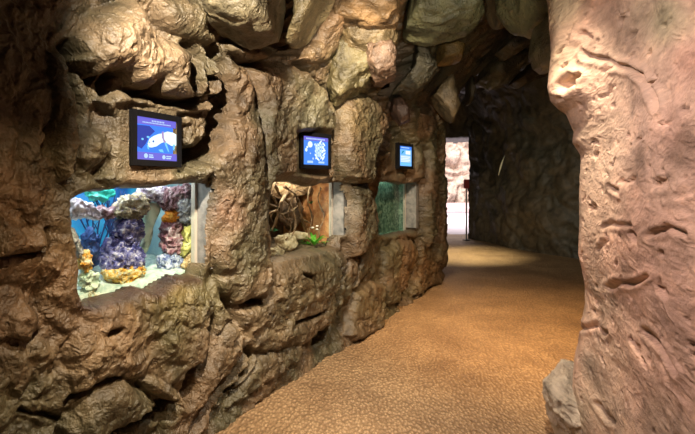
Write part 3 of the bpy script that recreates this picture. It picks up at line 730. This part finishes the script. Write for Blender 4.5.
def monitor(px0, px1, ty, by, off, W, label, draw, bl=.115):
    """px0..px1 outer frame edges in the picture; W real width; turned so that it fills them"""
    u0, _ = to_wall(px0, 150, off, False); A = O2 + D2 * u0 + N2 * off
    # turn angle so that the far edge falls on px1
    best = None
    for k in range(200):
        a = -.2 + k * .006; d = D2 * math.cos(a) + N2 * math.sin(a); B = A + d * W
        x = CX + F * B[0] / B[1]; e = abs(x - px1)
        if best is None or e < best[0]: best = (e, a, d, B)
    _, a, d, B = best; M_ = (A + B) / 2
    zt = EYE + (HY - ty) / F * M_[1]; zb = EYE + (HY - by) / F * M_[1]; H = zt - zb
    rz = math.atan2(d[1], d[0])
    t = empty('information_screen', (M_[0], M_[1], zb), label, 'screen', 'information screens on the rock wall', rz)
    bw = W * .09; bt = H * bl
    bm = box_bm((-W/2, .004, 0), (W/2, .05, H), .004); bm_obj('casing', bm, BLK, t)
    bm = bmesh.new()
    for lo, hi in (((-W/2, -.012, 0), (-W/2 + bw, .004, H)), ((W/2 - bw, -.012, 0), (W/2, .004, H)), ((-W/2 + bw, -.012, 0), (W/2 - bw, .004, bt)), ((-W/2 + bw, -.012, H - bt), (W/2 - bw, .004, H))):
        box_bm(lo, hi, .0015, bm=bm)
    bm_obj('bezel', bm, BLK, t)
    w2 = W / 2 - bw; z0, z1 = bt, H - bt
    scr = bm_obj('display', box_bm((-w2, -.001, z0), (w2, .004, z1)), DRAWBG[draw], t)
    draw_screen(draw, scr, w2, z0, z1)
    return t
DRAWBG = {1: emis('blue_display', (.03, .17, .80), 1.5), 2: emis('mid_blue_display', (.06, .24, .85), 1.2), 3: emis('sky_blue_display', (.16, .45, .95), 1.3)}
E_W = emis('white_glow', (.85, .92, 1), 1.2); E_PALE = emis('pale_glow', (.50, .72, 1), 1.1); E_FISH = emis('fish_glow', (.75, .92, 1.0), 1.3)
E_CY = emis('cyan_glow', (.18, .62, .95), 1.1); E_DB = emis('deep_blue_glow', (.02, .05, .42), 1.0); E_VIO = emis('violet_glow', (.16, .14, .70), 1.1); E_PINK = emis('mauve_glow', (.45, .30, .62), 1.)
def draw_screen(k, par, w, z0, z1):
    Hh = z1 - z0; X = lambda a: -w + 2 * w * a; Zz = lambda b: z1 - Hh * b
    R = lambda a0, b0, a1, b1: [(X(a0), Zz(b1)), (X(a1), Zz(b1)), (X(a1), Zz(b0)), (X(a0), Zz(b0))]
    rnd = random.Random(k)
    if k == 1:
        part_flat('title_band', [R(0, 0, 1, .17)], -.0022, E_VIO, par)
        part_flat('footer_band', [R(0, .82, 1, 1)], -.0022, E_VIO, par)
        part_flat('title_text', [R(.36 + .04 * i, .05, .385 + .04 * i, .085) for i in range(8)], -.003, E_PALE, par)
        part_flat('caption_text', [R(.14 + .035 * i, .105, .165 + .035 * i, .13) for i in range(20)], -.003, E_PALE, par)
        part_flat('dark_water', [[(X(a), Zz(b)) for a, b in ((.02,.2),(.3,.19),(.44,.3),(.3,.45),(.22,.62),(.12,.75),(.02,.7))]], -.0024, E_DB, par)
        body = [(.26,.62),(.30,.50),(.40,.42),(.52,.36),(.62,.33),(.75,.27),(.90,.28),(.985,.32),(.985,.60),(.86,.62),(.74,.56),(.66,.54),(.58,.58),(.48,.66),(.36,.70),(.29,.70)]
        part_flat('fish_picture', [[(X(a), Zz(b)) for a, b in body]], -.0028, E_FISH, par)
        part_flat('fish_fins', [[(X(a), Zz(b)) for a, b in s_] for s_ in (
            [(.66,.52),(.71,.52),(.78,.72),(.80,.79),(.76,.76),(.70,.64)], [(.90,.58),(.95,.58),(.93,.74),(.89,.70)], [(.52,.74),(.62,.72),(.66,.80),(.56,.79)],
            [(.24,.66),(.27,.64),(.30,.76),(.26,.74)])], -.0031, E_CY, par)
        part_flat('fish_eye', [disc(X(.395), Zz(.55), .006, .006, 12)], -.0034, E_DB, par)
        part_flat('gill_mark', [[(X(a), Zz(b)) for a, b in s_] for s_ in ([(.60,.30),(.65,.28),(.66,.46),(.72,.54),(.66,.56),(.61,.44)],)], -.0033, E_PINK, par)
        part_flat('logo', [disc(X(.22), Zz(.905), .013, .013, 14), disc(X(.66), Zz(.915), .012, .012, 14)], -.003, E_PALE, par)
        part_flat('logo_text', [R(.29, .87, .39, .895), R(.29, .915, .40, .95), R(.72, .88, .86, .905), R(.72, .925, .84, .955)], -.003, E_PALE, par)
        part_flat('bubbles', [disc(X(.14), Zz(.52), .008, .006, 10), disc(X(.27), Zz(.46), .01, .006, 10), disc(X(.30), Zz(.58), .005, .004, 10)], -.0029, E_CY, par)
    elif k == 2:
        part_flat('title_band', [R(0, 0, 1, .14)], -.0022, E_VIO, par)
        part_flat('title_text', [R(.12 + .05 * i, .05, .155 + .05 * i, .10) for i in range(15)], -.003, E_PALE, par)
        part_flat('branching_coral_picture', [disc(X(.66 + .16 * math.sin(i * 1.7)), Zz(.2 + .034 * i), .022 + .01 * rnd.random(), .009, 9, 0, rnd.uniform(-.9, .9)) for i in range(18)], -.0028, E_FISH, par)
        part_flat('branches', [[(X(.44 + .09 * j), Zz(.22)), (X(.50 + .09 * j), Zz(.22)), (X(.56 + .05 * j), Zz(.72)), (X(.52 + .05 * j), Zz(.72))] for j in range(4)], -.0031, E_PALE, par)
        part_flat('round_polyp_picture', [disc(X(.27), Zz(.28), .028, .026, 14), disc(X(.12), Zz(.48), .013, .016, 10), disc(X(.16), Zz(.38), .011, .01, 10)], -.0028, E_FISH, par)
        part_flat('specks', [disc(X(rnd.uniform(.1, .9)), Zz(rnd.uniform(.5, .8)), .006, .005, 7) for _ in range(14)], -.0032, E_W, par)
        part_flat('footer_text', [R(.16, .86, .38, .94), R(.60, .87, .84, .94)], -.003, E_PALE, par)
    else:
        part_flat('title_band', [R(0, 0, 1, .16)], -.0022, emis('title_blue_glow', (.05, .22, .85), 1.1), par)
        part_flat('title_text', [R(.12, .05, .8, .09)], -.003, E_PALE, par)
        part_flat('text_panel', [R(.08, .46, .92, .80)], -.0024, E_PALE, par)
        part_flat('text_line', [R(.12, .52 + .08 * i, .86 - .1 * (i % 2), .55 + .08 * i) for i in range(4)], -.003, E_W, par)
        part_flat('leaf_picture', [[(X(.14), Zz(.40)), (X(.24), Zz(.24)), (X(.38), Zz(.22)), (X(.34), Zz(.30)), (X(.20), Zz(.40))]], -.003, emis('teal_glow', (.02, .30, .45), 1), par)
        part_flat('caption_block', [R(.5, .22, .9, .40)], -.0026, E_W, par)
        part_flat('footer_text', [R(.1, .86, .9, .93)], -.003, E_CY, par)
monitor(131, 180.5, 113, 166.5, .05, .345, 'tilted black-framed screen showing a pale fish, above the blue reef tank', 1)
monitor(300, 330.5, 133, 169, .055, .37, 'black-framed screen with white coral pictures, above the plant and bark tank', 2)
monitor(398, 412.7, 143.5, 169, .05, .36, 'small far screen with pale text panel, above the murky green tank', 3)

# ------------------------------------------------------------------ tanks behind the wall
CONC = mottled('grey_concrete', [(.12,.125,.12), (.20,.20,.19), (.27,.26,.24)], 14, .8, .4)
WHITE = plain('white_sealant', (.50, .45, .38), .5)
DARKP = plain('dark_tank_panel', (.03, .03, .03), .7)
def glass_mat():
    m, t, b = new_mat('tank_glass'); L = t.links.new
    tr = t.nodes.new('ShaderNodeBsdfTransparent'); tr.inputs[0].default_value = (.93, .97, .96, 1)
    gl = t.nodes.new('ShaderNodeBsdfGlossy'); gl.inputs['Roughness'].default_value = .03
    lw = t.nodes.new('ShaderNodeLayerWeight'); lw.inputs[0].default_value = .5
    pw = t.nodes.new('ShaderNodeMath'); pw.operation = 'POWER'; pw.inputs[1].default_value = 4; L(lw.outputs['Facing'], pw.inputs[0])
    fr = t.nodes.new('ShaderNodeMath'); fr.operation = 'MULTIPLY_ADD'; fr.inputs[1].default_value = .5; fr.inputs[2].default_value = .02; L(pw.outputs[0], fr.inputs[0])
    mx = t.nodes.new('ShaderNodeMixShader'); L(fr.outputs[0], mx.inputs[0]); L(tr.outputs[0], mx.inputs[1]); L(gl.outputs[0], mx.inputs[2])
    L(mx.outputs[0], t.nodes['Material Output'].inputs['Surface']); return m
GLASS = glass_mat()
MW = lambda: None
from mathutils import Matrix
def wall_matrix(u, off, z):
    """local x along the wall, local y outward into the corridor, z up"""
    P = wall_pt(u, z, off)
    return Matrix(((D2[0], N2[0], 0, P[0]), (D2[1], N2[1], 0, P[1]), (0, 0, 1, P[2]), (0, 0, 0, 1)))
def lbox(name, u0, u1, o0, o1, z0, z1, mat, parent=None, bev=0):
    """box in wall coordinates (u along, o = offset from the wall plane)"""
    bm = box_bm((0, -(o1 - o0), 0), (u1 - u0, 0, z1 - z0), bev)
    bmesh.ops.transform(bm, matrix=wall_matrix(u0, o1, z0), verts=bm.verts)
    bmesh.ops.recalc_face_normals(bm, faces=bm.faces)
    if parent is not None: bmesh.ops.transform(bm, matrix=parent.matrix_world.inverted() if False else Matrix.Translation(-parent.location), verts=bm.verts)
    return bm_obj(name, bm, mat, parent)
def tank_lamp(name, u, z, o, power, color, sx, sy):
    l = bpy.data.lights.new(name, 'AREA'); l.energy = power; l.color = color; l.shape = 'RECTANGLE'; l.size = sx; l.size_y = sy
    ob = bpy.data.objects.new(name, l); C.objects.link(ob); ob.location = wall_pt(u, z, o); ob.rotation_euler = (0, 0, math.atan2(D2[1], D2[0]))
def tank(k, label, back_mat, side_mat, sand_mat, pxin, deep=.75, r=.13, right_ext=.10, left_ext=.30):
    uz = np.array(WIN_UZ[k]); umin, umax = uz[:, 0].min(), uz[:, 0].max(); zmin, zmax = uz[:, 1].min(), uz[:, 1].max()
    ug = to_wall(pxin, 200, -r, False)[0]           # right end of the glass
    u0 = umin - left_ext; u1 = ug + .012; z0 = zmin - .10; z1 = zmax + .10; g = -r
    t = empty('display_tank', tuple(wall_pt((u0 + u1) / 2, z0, g)), label, 'tank', 'display tanks set into the rock wall')
    lbox('glass_pane', u0, ug, g - .012, g, z0, z1, GLASS, t)
    lbox('corner_strip', ug, ug + .02, g - .03, g + .004, z0, z1, WHITE, t)
    lbox('back_panel', u0, ug + right_ext + .02, g - deep - .02, g - deep, z0, z1, back_mat, t)
    lbox('side_panel', u0 - .02, u0, g - deep, g - .014, z0, z1, side_mat, t)
    lbox('side_panel', ug + right_ext, ug + right_ext + .02, g - deep, g - .032, z0, z1, side_mat, t)
    lbox('base_panel', u0, ug + right_ext, g - deep, g - .014, z0 - .02, z0, DARKP, t)
    lbox('lid_panel', u0, ug + right_ext, g - deep, g - .014, z1, z1 + .02, DARKP, t)
    # side reveal of plain concrete between the glass and the wall face
    rv = lbox('trim_%d' % k, ug + .02, ug + .12, g - .03, -.004, uz[uz[:, 0] > umax - .10][:, 1].min() + .045, z1, CONC); tag(rv, kind='structure')
    return t, dict(u0=u0, u1=ug + right_ext, ug=ug, z0=z0, z1=z1, g=g, deep=deep)
def at_tank(px, py, o):
    """point at offset o from the wall plane on that sight line"""
    r = ray(px, py); t = (O2 @ N2 + o) / (r[:2] @ N2); return Vector((t * r[0], t * r[1], EYE + t * r[2]))
def tblob(name, poly, o, T, mat, label, cat, group=None, **kw):
    return blob(name, poly, 0., T, mat, label, cat, group, plane=o, seed=poly[0][0] * .1, **kw)
def sand(name, T, mat, parent, base_z, rise=.06):
    """undulating bed filling the bottom of the tank"""
    us = np.linspace(T['u0'] + .005, T['u1'] - .005, 60); os_ = np.concatenate([[T['g'] - T['deep'] + .005], np.linspace(T['g'] - T['deep'] + .006, T['g'] - .021, 43), [T['g'] - .02]])
    U, Of = np.meshgrid(us, os_, indexing='ij'); nv = len(os_); U = U.ravel(); Of = Of.ravel()
    q = np.stack([U * 6, Of * 6, 0 * U], -1); Z = base_z + .03 * fbm(q, 4) + rise * (T['g'] - Of) / T['deep']
    k = np.arange(len(U)) % nv; Z = np.where((k == 0) | (k == nv - 1), T['z0'] + .001, Z)
    P = O2[None] + D2[None] * U[:, None] + N2[None] * Of[:, None]; V = np.stack([P[:, 0], P[:, 1], Z], -1) - np.array(parent.location)
    o = link_mesh(name, V, grid_faces(60, nv), mat, parent); tag(o, kind='stuff'); return o

# tank 1: reef
BLUE = mottled('blue_backdrop', [(.004,.05,.22), (.01,.14,.46), (.03,.38,.72), (.15,.62,.88)], 2.4, .6, .1, 10, detail=2)
t1, T1 = tank(1, 'reef tank with blue backdrop and purple rock pillars, under the fish screen', BLUE, mottled('pale_blue_side', [(.20,.32,.36), (.42,.55,.50)], 5, .8, .2), None, 194.5, .62, .13, .10, .25)
sand('sand_bed', T1, mottled('pale_green_sand', [(.30,.42,.36), (.50,.58,.50), (.66,.70,.60)], 30, .9, .5, 120), t1, T1['z0'] + .15, .06)
VIO = mottled('violet_rock', [(.01,.01,.08), (.08,.08,.30), (.28,.26,.48), (.75,.70,.80)], 30, .7, 1.6, 90)
PINKR = mottled('pink_white_rock', [(.12,.05,.06), (.45,.27,.32), (.80,.70,.76)], 28, .7, 1.6, 90)
PALEG = mottled('pale_green_coral', [(.34,.50,.40), (.58,.70,.56), (.74,.80,.66)], 9, .8, .5, 40)
YEL = mottled('yellow_orange_coral', [(.55,.17,.02), (.85,.45,.05), (.85,.70,.35), (.88,.84,.72)], 38, .7, 1.6, 90)
GREY = mottled('grey_white_rock', [(.18,.20,.26), (.55,.56,.58), (.85,.85,.85)], 34, .7, 1.6, 90)
ORG = mottled('orange_sponge', [(.55,.12,.01), (.95,.36,.03), (.95,.55,.12)], 14, .6, .8, 60)
OLV = mottled('yellow_green_coral', [(.20,.18,.04), (.45,.42,.12), (.70,.68,.36)], 16, .7, .8, 60)
G1 = 'rocks and corals in the reef tank'
R_ = dict(rough=.036, nf=20., fine=.009, ffine=60., box=.55, sub=5)
tblob('reef_rock', [(60,212),(66,200),(78,199),(92,204),(97,212),(96,222),(84,216),(66,220)], -.30, .12, mottled('lavender_rock', [(.42,.38,.52), (.72,.68,.80), (.88,.84,.88)], 12, .7, .7), 'pale lavender ledge rock at the top left of the reef tank', 'rock', G1, **R_)
tblob('reef_rock', [(93,210),(104,205),(116,206),(121,213),(112,218),(100,220)], -.32, .10, PINKR, 'pink-brown rock bridging from the ledge to the central violet pillar', 'rock', G1, **R_)
tblob('reef_rock', [(112,214),(118,200),(126,194),(138,193),(147,200),(144,213),(136,220),(124,220)], -.30, .14, mottled('cream_violet_rock', [(.12,.11,.22), (.48,.40,.24), (.85,.80,.68)], 26, .7, 1.6, 90), 'cream and violet knobbly rock topping the central pillar', 'rock', G1, **R_)
tblob('reef_rock', [(116,232),(118,221),(126,216),(137,217),(141,228),(138,243),(130,250),(120,246)], -.30, .14, VIO, 'deep violet rock in the middle of the central pillar', 'rock', G1, **R_)
tblob('reef_rock', [(104,258),(106,246),(114,238),(128,240),(139,248),(140,262),(132,272),(112,274),(104,270)], -.30, .18, VIO, 'wide violet rock at the foot of the central pillar', 'rock', G1, **R_)
tblob('coral', [(103,276),(108,268),(122,266),(134,262),(144,267),(143,276),(132,281),(118,284),(107,282)], -.26, .12, YEL, 'yellow and orange crusty coral at the foot of the violet pillar', 'coral', G1, **R_)
tblob('coral', [(76,252),(82,249),(89,256),(91,268),(86,276),(79,268)], -.17, .07, YEL, 'yellow-spotted coral half hidden at the left edge of the reef tank', 'coral', G1, **R_)
tblob('coral', [(80,276),(86,268),(95,272),(99,284),(92,292),(82,288)], -.18, .08, PALEG, 'pale green coral low at the left edge of the reef tank', 'coral', G1, **R_)
tblob('coral', [(84,291),(92,286),(101,289),(103,297),(94,304),(84,302)], -.18, .08, mottled('cream_yellow_coral', [(.70,.45,.10), (.80,.74,.45), (.86,.86,.76)], 41, .7, 1.6, 90), 'cream and yellow coral in the bottom left corner of the reef tank', 'coral', G1, **R_)
tblob('reef_rock', [(66,222),(72,228),(78,244),(84,255),(78,258),(70,244)], -.17, .06, GREY, 'speckled grey rock along the left edge of the reef tank', 'rock', G1, **R_)
tblob('coral', [(143,206),(150,202),(161,203),(160,210),(152,214),(148,222),(151,238),(146,254),(139,250),(143,232)], -.36, .05, PALEG, 'pale green leathery coral curling beside the central pillar', 'coral', G1, rough=.008, nf=9., fine=.002, ffine=40, box=.7)
tblob('reef_rock', [(140,188),(166,186),(170,196),(163,202),(148,200),(140,196)], -.34, .12, mottled('purple_white_rock', [(.25,.18,.34), (.62,.54,.66), (.88,.84,.88)], 34, .7, 1.6, 90), 'purple-white rock across the top of the reef tank', 'rock', G1, **R_)
tblob('reef_rock', [(163,190),(178,185),(184,196),(181,210),(166,212),(161,202)], -.28, .12, PINKR, 'pinkish white rock at the top of the right-hand pillar', 'rock', G1, **R_)
tblob('sponge', [(163,218),(166,211),(179,209),(181,216),(176,220),(166,222)], -.27, .09, ORG, 'bright orange sponge on the right-hand pillar', 'sponge', G1, **R_)
tblob('reef_rock', [(162,222),(180,219),(182,236),(176,256),(164,254),(161,240)], -.28, .12, mottled('maroon_pink_rock', [(.18,.05,.08), (.42,.22,.26), (.80,.68,.74)], 22, .7, 1.6, 90), 'maroon and pink rock below the orange sponge', 'rock', G1, **R_)
tblob('reef_rock', [(161,258),(172,252),(180,258),(180,270),(177,280),(165,279),(161,270)], -.27, .12, mottled('blue_white_rock', [(.05,.08,.28), (.40,.46,.66), (.88,.88,.92)], 38, .7, 1.6, 90), 'blue and white rock at the foot of the right-hand pillar', 'rock', G1, **R_)
tblob('reef_rock', [(178,203),(186,196),(193,200),(194,216),(188,226),(180,220)], -.22, .09, GREY, 'grey-white rough rock against the right corner of the reef tank', 'rock', G1, **R_)
tblob('reef_rock', [(179,189),(186,183),(195,186),(195,197),(185,200)], -.22, .08, PINKR, 'pale pink rock in the top right corner of the reef tank', 'rock', G1, **R_)
tblob('coral', [(183,226),(191,220),(195,234),(194,252),(187,266),(181,256),(184,240)], -.22, .08, OLV, 'yellow-green coral hanging in the right corner of the reef tank', 'coral', G1, **R_)
tblob('coral', [(187,252),(194,250),(195,272),(188,276),(184,266)], -.20, .06, mottled('amber_coral', [(.45,.25,.06), (.75,.55,.30), (.86,.78,.62)], 34, .7, 1.6, 90), 'amber coral low in the right corner of the reef tank', 'coral', G1, **R_)
# dark sea fan silhouettes against the backdrop
def tube_bm(bm, pts, rads, n=7):
    rings = []
    for i, p in enumerate(pts):
        p = Vector(p); a = Vector(pts[max(i - 1, 0)]); b = Vector(pts[min(i + 1, len(pts) - 1)]); d = (b - a)
        d = d.normalized() if d.length > 1e-9 else Vector((0, 0, 1)); s = d.orthogonal().normalized(); c = d.cross(s)
        rings.append([bm.verts.new(p + (s * math.cos(2 * math.pi * k / n) + c * math.sin(2 * math.pi * k / n)) * rads[i]) for k in range(n)])
    for r0, r1 in zip(rings[:-1], rings[1:]):
        for k in range(n): bm.faces.new((r0[k], r0[(k + 1) % n], r1[(k + 1) % n], r1[k]))
    bm.faces.new(rings[0][::-1]); bm.faces.new(rings[-1])
def fan(px, py0, py1, o, label):
    base = at_tank(px, py1, o); top = at_tank(px, py0, o); Hh = top.z - base.z
    bm = bmesh.new(); rnd = random.Random(int(px))
    for k in range(6):
        a = (k - 2.5) * .16; pts = []; n = 7
        for i in range(n):
            t = i / (n - 1); pts.append(Vector((D2[0], D2[1], 0)) * (math.sin(a) * t * Hh * .8 + .012 * math.sin(5 * t + k)) + Vector((0, 0, Hh * t * (1 - .05 * abs(k - 2.5)))))
        tube_bm(bm, pts, [.007 * (1 - .6 * i / n) for i in range(n)], 5)
        for j in (2, 3, 4, 5):
            p = pts[j]; tube_bm(bm, [p, p + Vector((D2[0], D2[1], 0)) * .03 * (1 if (j + k) % 2 else -1) + Vector((0, 0, .05))], [.004, .002], 5)
    o_ = bm_obj('sea_fan', bm, plain('dark_blue_fan', (.01, .03, .12), .8), None, True); o_.location = base
    tag(o_, label, 'coral', 'sea fans in the reef tank')
fan(97, 196, 262, -.55, 'dark branching sea fan left of the central violet pillar')
fan(111, 186, 240, -.60, 'dark branching sea fan behind the pinkish bridge rock')
tblob('reef_rock', [(84,232),(92,226),(98,238),(98,262),(90,270),(84,250)], -.5, .1, mottled('slate_blue_rock', [(.01,.03,.12), (.04,.10,.28), (.10,.18,.36)], 9, .8, .8), 'shadowy slate-blue rock behind the left corals', 'rock', G1, **R_)
tblob('coral', [(84,191),(94,186),(108,188),(112,195),(104,202),(92,200)], -.52, .1, mottled('teal_green_coral', [(.0,.22,.18), (.02,.45,.36), (.2,.62,.55)], 12, .7, .6), 'teal green coral clump at the top of the blue backdrop', 'coral', G1, **R_)
um = (T1['u0'] + T1['u1']) / 2
tank_lamp('tank_lamp_reef', um + .05, T1['z1'] - .02, T1['g'] - .30, 7, (.86, .94, 1), .8, .3)
tank_lamp('tank_lamp_front', um + .05, T1['z1'] - .02, T1['g'] - .06, 2, (1, .95, .9), .8, .05)

# tank 2: bark, roots, plants
BARK = mottled('dark_bark', [(.03,.018,.01), (.12,.065,.03), (.26,.15,.08)], 9, .8, 1, 40)
OBARK = mottled('orange_bark', [(.22,.07,.02), (.50,.20,.06), (.70,.38,.16)], 10, .8, 1, 40)
CREAM = mottled('cream_stone', [(.42,.30,.16), (.72,.56,.36), (.85,.74,.55)], 14, .8, .8, 50)
t2, T2 = tank(2, 'planted tank of bark, roots and green leaves under the coral screen', BARK, OBARK, None, 331.5, .6, .13, .02, .2)
sand('soil_bed', T2, mottled('brown_soil', [(.04,.025,.015), (.14,.09,.05), (.30,.2,.11)], 40, .9, 1, 150), t2, T2['z0'] + .11, .06)
G2 = 'bark and stones in the planted tank'
R2 = dict(rough=.03, nf=11., fine=.008, ffine=50., box=.5, sub=5)
tblob('bark_slab', [(303,196),(312,190),(320,198),(326,192),(334,196),(334,250),(304,252),(306,230),(301,212)], -.42, .14, OBARK, 'tall orange-brown cork bark slab at the right of the planted tank', 'bark', G2, **R2)
tblob('bark_slab', [(272,182),(300,180),(332,182),(330,194),(316,198),(300,195),(286,200),(272,198)], -.44, .16, mottled('tan_bark', [(.05,.025,.01), (.30,.16,.07), (.62,.42,.22)], 16, .8, 1, 50), 'tan ragged bark across the top of the planted tank', 'bark', G2, **R2)
tblob('bark_slab', [(280,200),(294,196),(302,206),(300,224),(290,232),(282,222)], -.40, .10, BARK, 'dark brown root mass hanging in the middle of the planted tank', 'bark', G2, **R2)
tblob('pale_stone', [(276,238),(284,233),(293,236),(296,244),(290,251),(279,250)], -.26, .12, CREAM, 'round cream hollow stone low in the planted tank', 'stone', G2, **R2)
tblob('pale_stone', [(271,249),(278,245),(283,250),(282,258),(273,259)], -.20, .08, CREAM, 'small cream stone in the bottom left corner of the planted tank', 'stone', G2, **R2)
tblob('pale_log', [(287,234),(296,231),(308,233),(311,239),(300,240),(289,239)], -.28, .07, CREAM, 'pale smooth branch resting across the cream stone', 'branch', G2, rough=.006, nf=9., fine=.002, ffine=40., box=.6)
# twisted roots
def roots():
    G = 'twisted roots in the planted tank'; rnd = random.Random(4)
    M_ = mottled('root_bark', [(.06,.03,.015), (.25,.14,.065), (.55,.38,.22)], 14, .8, .8, 60)
    spec = [((274,184),(281,196),(290,204),(296,222),(292,236)), ((290,183),(286,194),(279,206),(276,222),(270,234)), ((284,186),(296,196),(300,212),(304,228),(306,246)),
            ((268,192),(276,198),(284,196),(294,190),(304,192)), ((268,204),(276,207),(281,214),(290,212),(298,206)), ((268,214),(278,211),(288,220),(298,218),(312,224)),
            ((310,186),(308,202),(312,218),(309,234),(314,250)), ((322,184),(318,200),(324,216),(319,232),(324,248)), ((276,183),(272,194),(277,206),(271,216),(276,226)),
            ((298,184),(292,200),(288,214),(291,228),(286,240))]
    names = ['thick root dropping from the top left', 'root curving down to the left edge', 'root leaning towards the orange bark', 'pale root running along the top', 'pale root looping at mid height', 'long pale root across the dark middle', 'thin root hanging over the orange bark', 'root at the right near the corner', 'short wavy root at the left edge', 'slim root in the dark middle hollow']
    for i, s in enumerate(spec):
        bm = bmesh.new(); P = [at_tank(x, y, -.24 - .05 * math.sin(i * 2.1 + j)) for j, (x, y) in enumerate(s)]
        Q = []
        for j in range(len(P) - 1):
            for k in range(5):
                t = k / 5; p0, p1, p2, p3 = P[max(j - 1, 0)], P[j], P[j + 1], P[min(j + 2, len(P) - 1)]
                Q.append(.5 * ((2 * p1) + (p2 - p0) * t + (2 * p0 - 5 * p1 + 4 * p2 - p3) * t * t + (3 * p1 - p0 - 3 * p2 + p3) * t ** 3))
        Q.append(P[-1]); Q = [q + Vector((rnd.uniform(-1, 1), rnd.uniform(-1, 1), rnd.uniform(-1, 1))) * .003 for q in Q]
        c = Q[0].copy(); tube_bm(bm, [q - c for q in Q], [(.010 + .004 * math.sin(k * .9 + i)) * (1 - .35 * k / len(Q)) * (1.3 if i < 3 else .85) for k in range(len(Q))], 8)
        o = bm_obj('twisted_root', bm, M_, None, True); o.location = c; tag(o, names[i] + ' in the planted tank', 'root', G)
roots()
def leafy(px, py, o, n, L, wd, label, seed, col=(.12, .42, .06), name='leafy_plant', spread=1.0, flower=False):
    base = at_tank(px, py, o); rnd = random.Random(seed)
    t = empty(name, base, label, 'plant', 'plants in the planted tank')
    mt = plain('leaf_green_%d' % seed, col, .45, var=.3, vs=30)
    for k in range(n):
        a = 2 * math.pi * k / n + rnd.uniform(-.3, .3); ln = L * rnd.uniform(.75, 1.15); el = rnd.uniform(.5, 1.2) / spread
        bm = bmesh.new(); rows = []
        dh = Vector((math.cos(a), math.sin(a), 0)); sd = Vector((-math.sin(a), math.cos(a), 0))
        for i in range(7):
            s = i / 6; p = dh * (ln * math.cos(el) * s + .2 * ln * s * s) + Vector((0, 0, ln * math.sin(el) * s - .35 * ln * s * s)); w_ = wd * math.sin(math.pi * min(s * .85 + .12, 1)) + .0006
            rows.append([bm.verts.new(p + sd * w_ * q + Vector((0, 0, .3 * abs(q) * w_))) for q in (-1, 0, 1)])
        for r0, r1 in zip(rows[:-1], rows[1:]):
            for c in range(2): bm.faces.new((r0[c], r0[c + 1], r1[c + 1], r1[c]))
        bmesh.ops.solidify(bm, geom=bm.faces[:], thickness=.0012)
        bm_obj('leaf', bm, mt, t, True)
    if flower:
        for k in range(4):
            bm = bmesh.new(); bmesh.ops.create_icosphere(bm, subdivisions=2, radius=.012)
            for v in bm.verts: v.co = Vector((v.co.x * 1.3, v.co.y * 1.3, v.co.z * .6)) + Vector((.03 * math.cos(k * 2.2), .03 * math.sin(k * 2.2), L * .85 + .01 * k))
            bm_obj('blossom', bm, plain('cream_blossom', (.86, .74, .62), .6) if k == 0 else bpy.data.materials['cream_blossom'], t, True)
leafy(314, 246, -.20, 14, .19, .015, 'bright green rosette plant with pale blossoms, front of the planted tank', 11, (.20, .62, .06), 'rosette_plant', flower=True)
leafy(327, 247, -.18, 8, .11, .013, 'small green plant in the right corner of the planted tank', 12, (.10, .36, .05), 'rosette_plant')
leafy(311, 204, -.30, 7, .05, .014, 'small fern-green plant clinging to the orange bark', 13, (.07, .26, .04), 'clinging_plant')
leafy(322, 187, -.28, 6, .05, .012, 'little leafy sprig high at the right of the planted tank', 14, (.10, .42, .05), 'clinging_plant')
leafy(274, 232, -.22, 6, .06, .012, 'dark green sprig at the left edge of the planted tank', 15, (.05, .34, .12), 'clinging_plant')
um = (T2['u0'] + T2['u1']) / 2
tank_lamp('tank_lamp_plants', um + .05, T2['z1'] - .02, T2['g'] - .12, 8, (1, .93, .80), .9, .14)

# tank 3: murky green
GRN = mottled('murky_green_panel', [(.03,.08,.055), (.08,.17,.12), (.16,.28,.20), (.34,.46,.36)], 22, .7, .6, 30)
t3, T3 = tank(3, 'far tank with murky green algae-streaked glass, under the small text screen', GRN, GRN, None, 405, .10, .16, .02, .2)
sand('silt_bed', T3, GRN, t3, T3['z0'] + .09, .02)
um = (T3['u0'] + T3['u1']) / 2
tank_lamp('tank_lamp_green', um + .05, T3['z1'] - .02, T3['g'] - .05, 1.6, (.75, 1, .86), .9, .04)

# ------------------------------------------------------------------ bits at the doorway
pt = empty('door_post', (3.30, 12.85, 0), 'slim white post with red box on top, inside the bright doorway', 'post')
bm = bmesh.new(); tube_bm(bm, [(0, 0, 0), (0, 0, 1.55)], [.022, .022], 12); bm_obj('pole', bm, plain('white_metal', (.6, .58, .58), .4), pt, True)
bm = bmesh.new(); tube_bm(bm, [(0, 0, 0), (0, 0, .03)], [.11, .10], 16); bm_obj('base_plate', bm, plain('dark_metal', (.05, .05, .05), .5), pt, True)
bm_obj('red_box', box_bm((-.07, -.04, 1.45), (.07, .04, 1.70), .01), plain('red_enamel', (.35, .03, .02), .5), pt)

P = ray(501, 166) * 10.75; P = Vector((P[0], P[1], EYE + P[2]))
bm = bmesh.new(); tube_bm(bm, [(-.06, 0, -.22), (-.01, -.01, -.02), (.03, 0, .10), (.09, .01, .24)], [.006, .022, .016, .004], 8)  # solid pale sliver standing in for a streak of light on the wall
o = bm_obj('light_streak', bm, plain('pale_streak', (.85, .80, .55), .7), None, True); o.location = P
tag(o, 'small pale slanting streak of light, modelled as a sliver on the dim back wall', 'light streak')
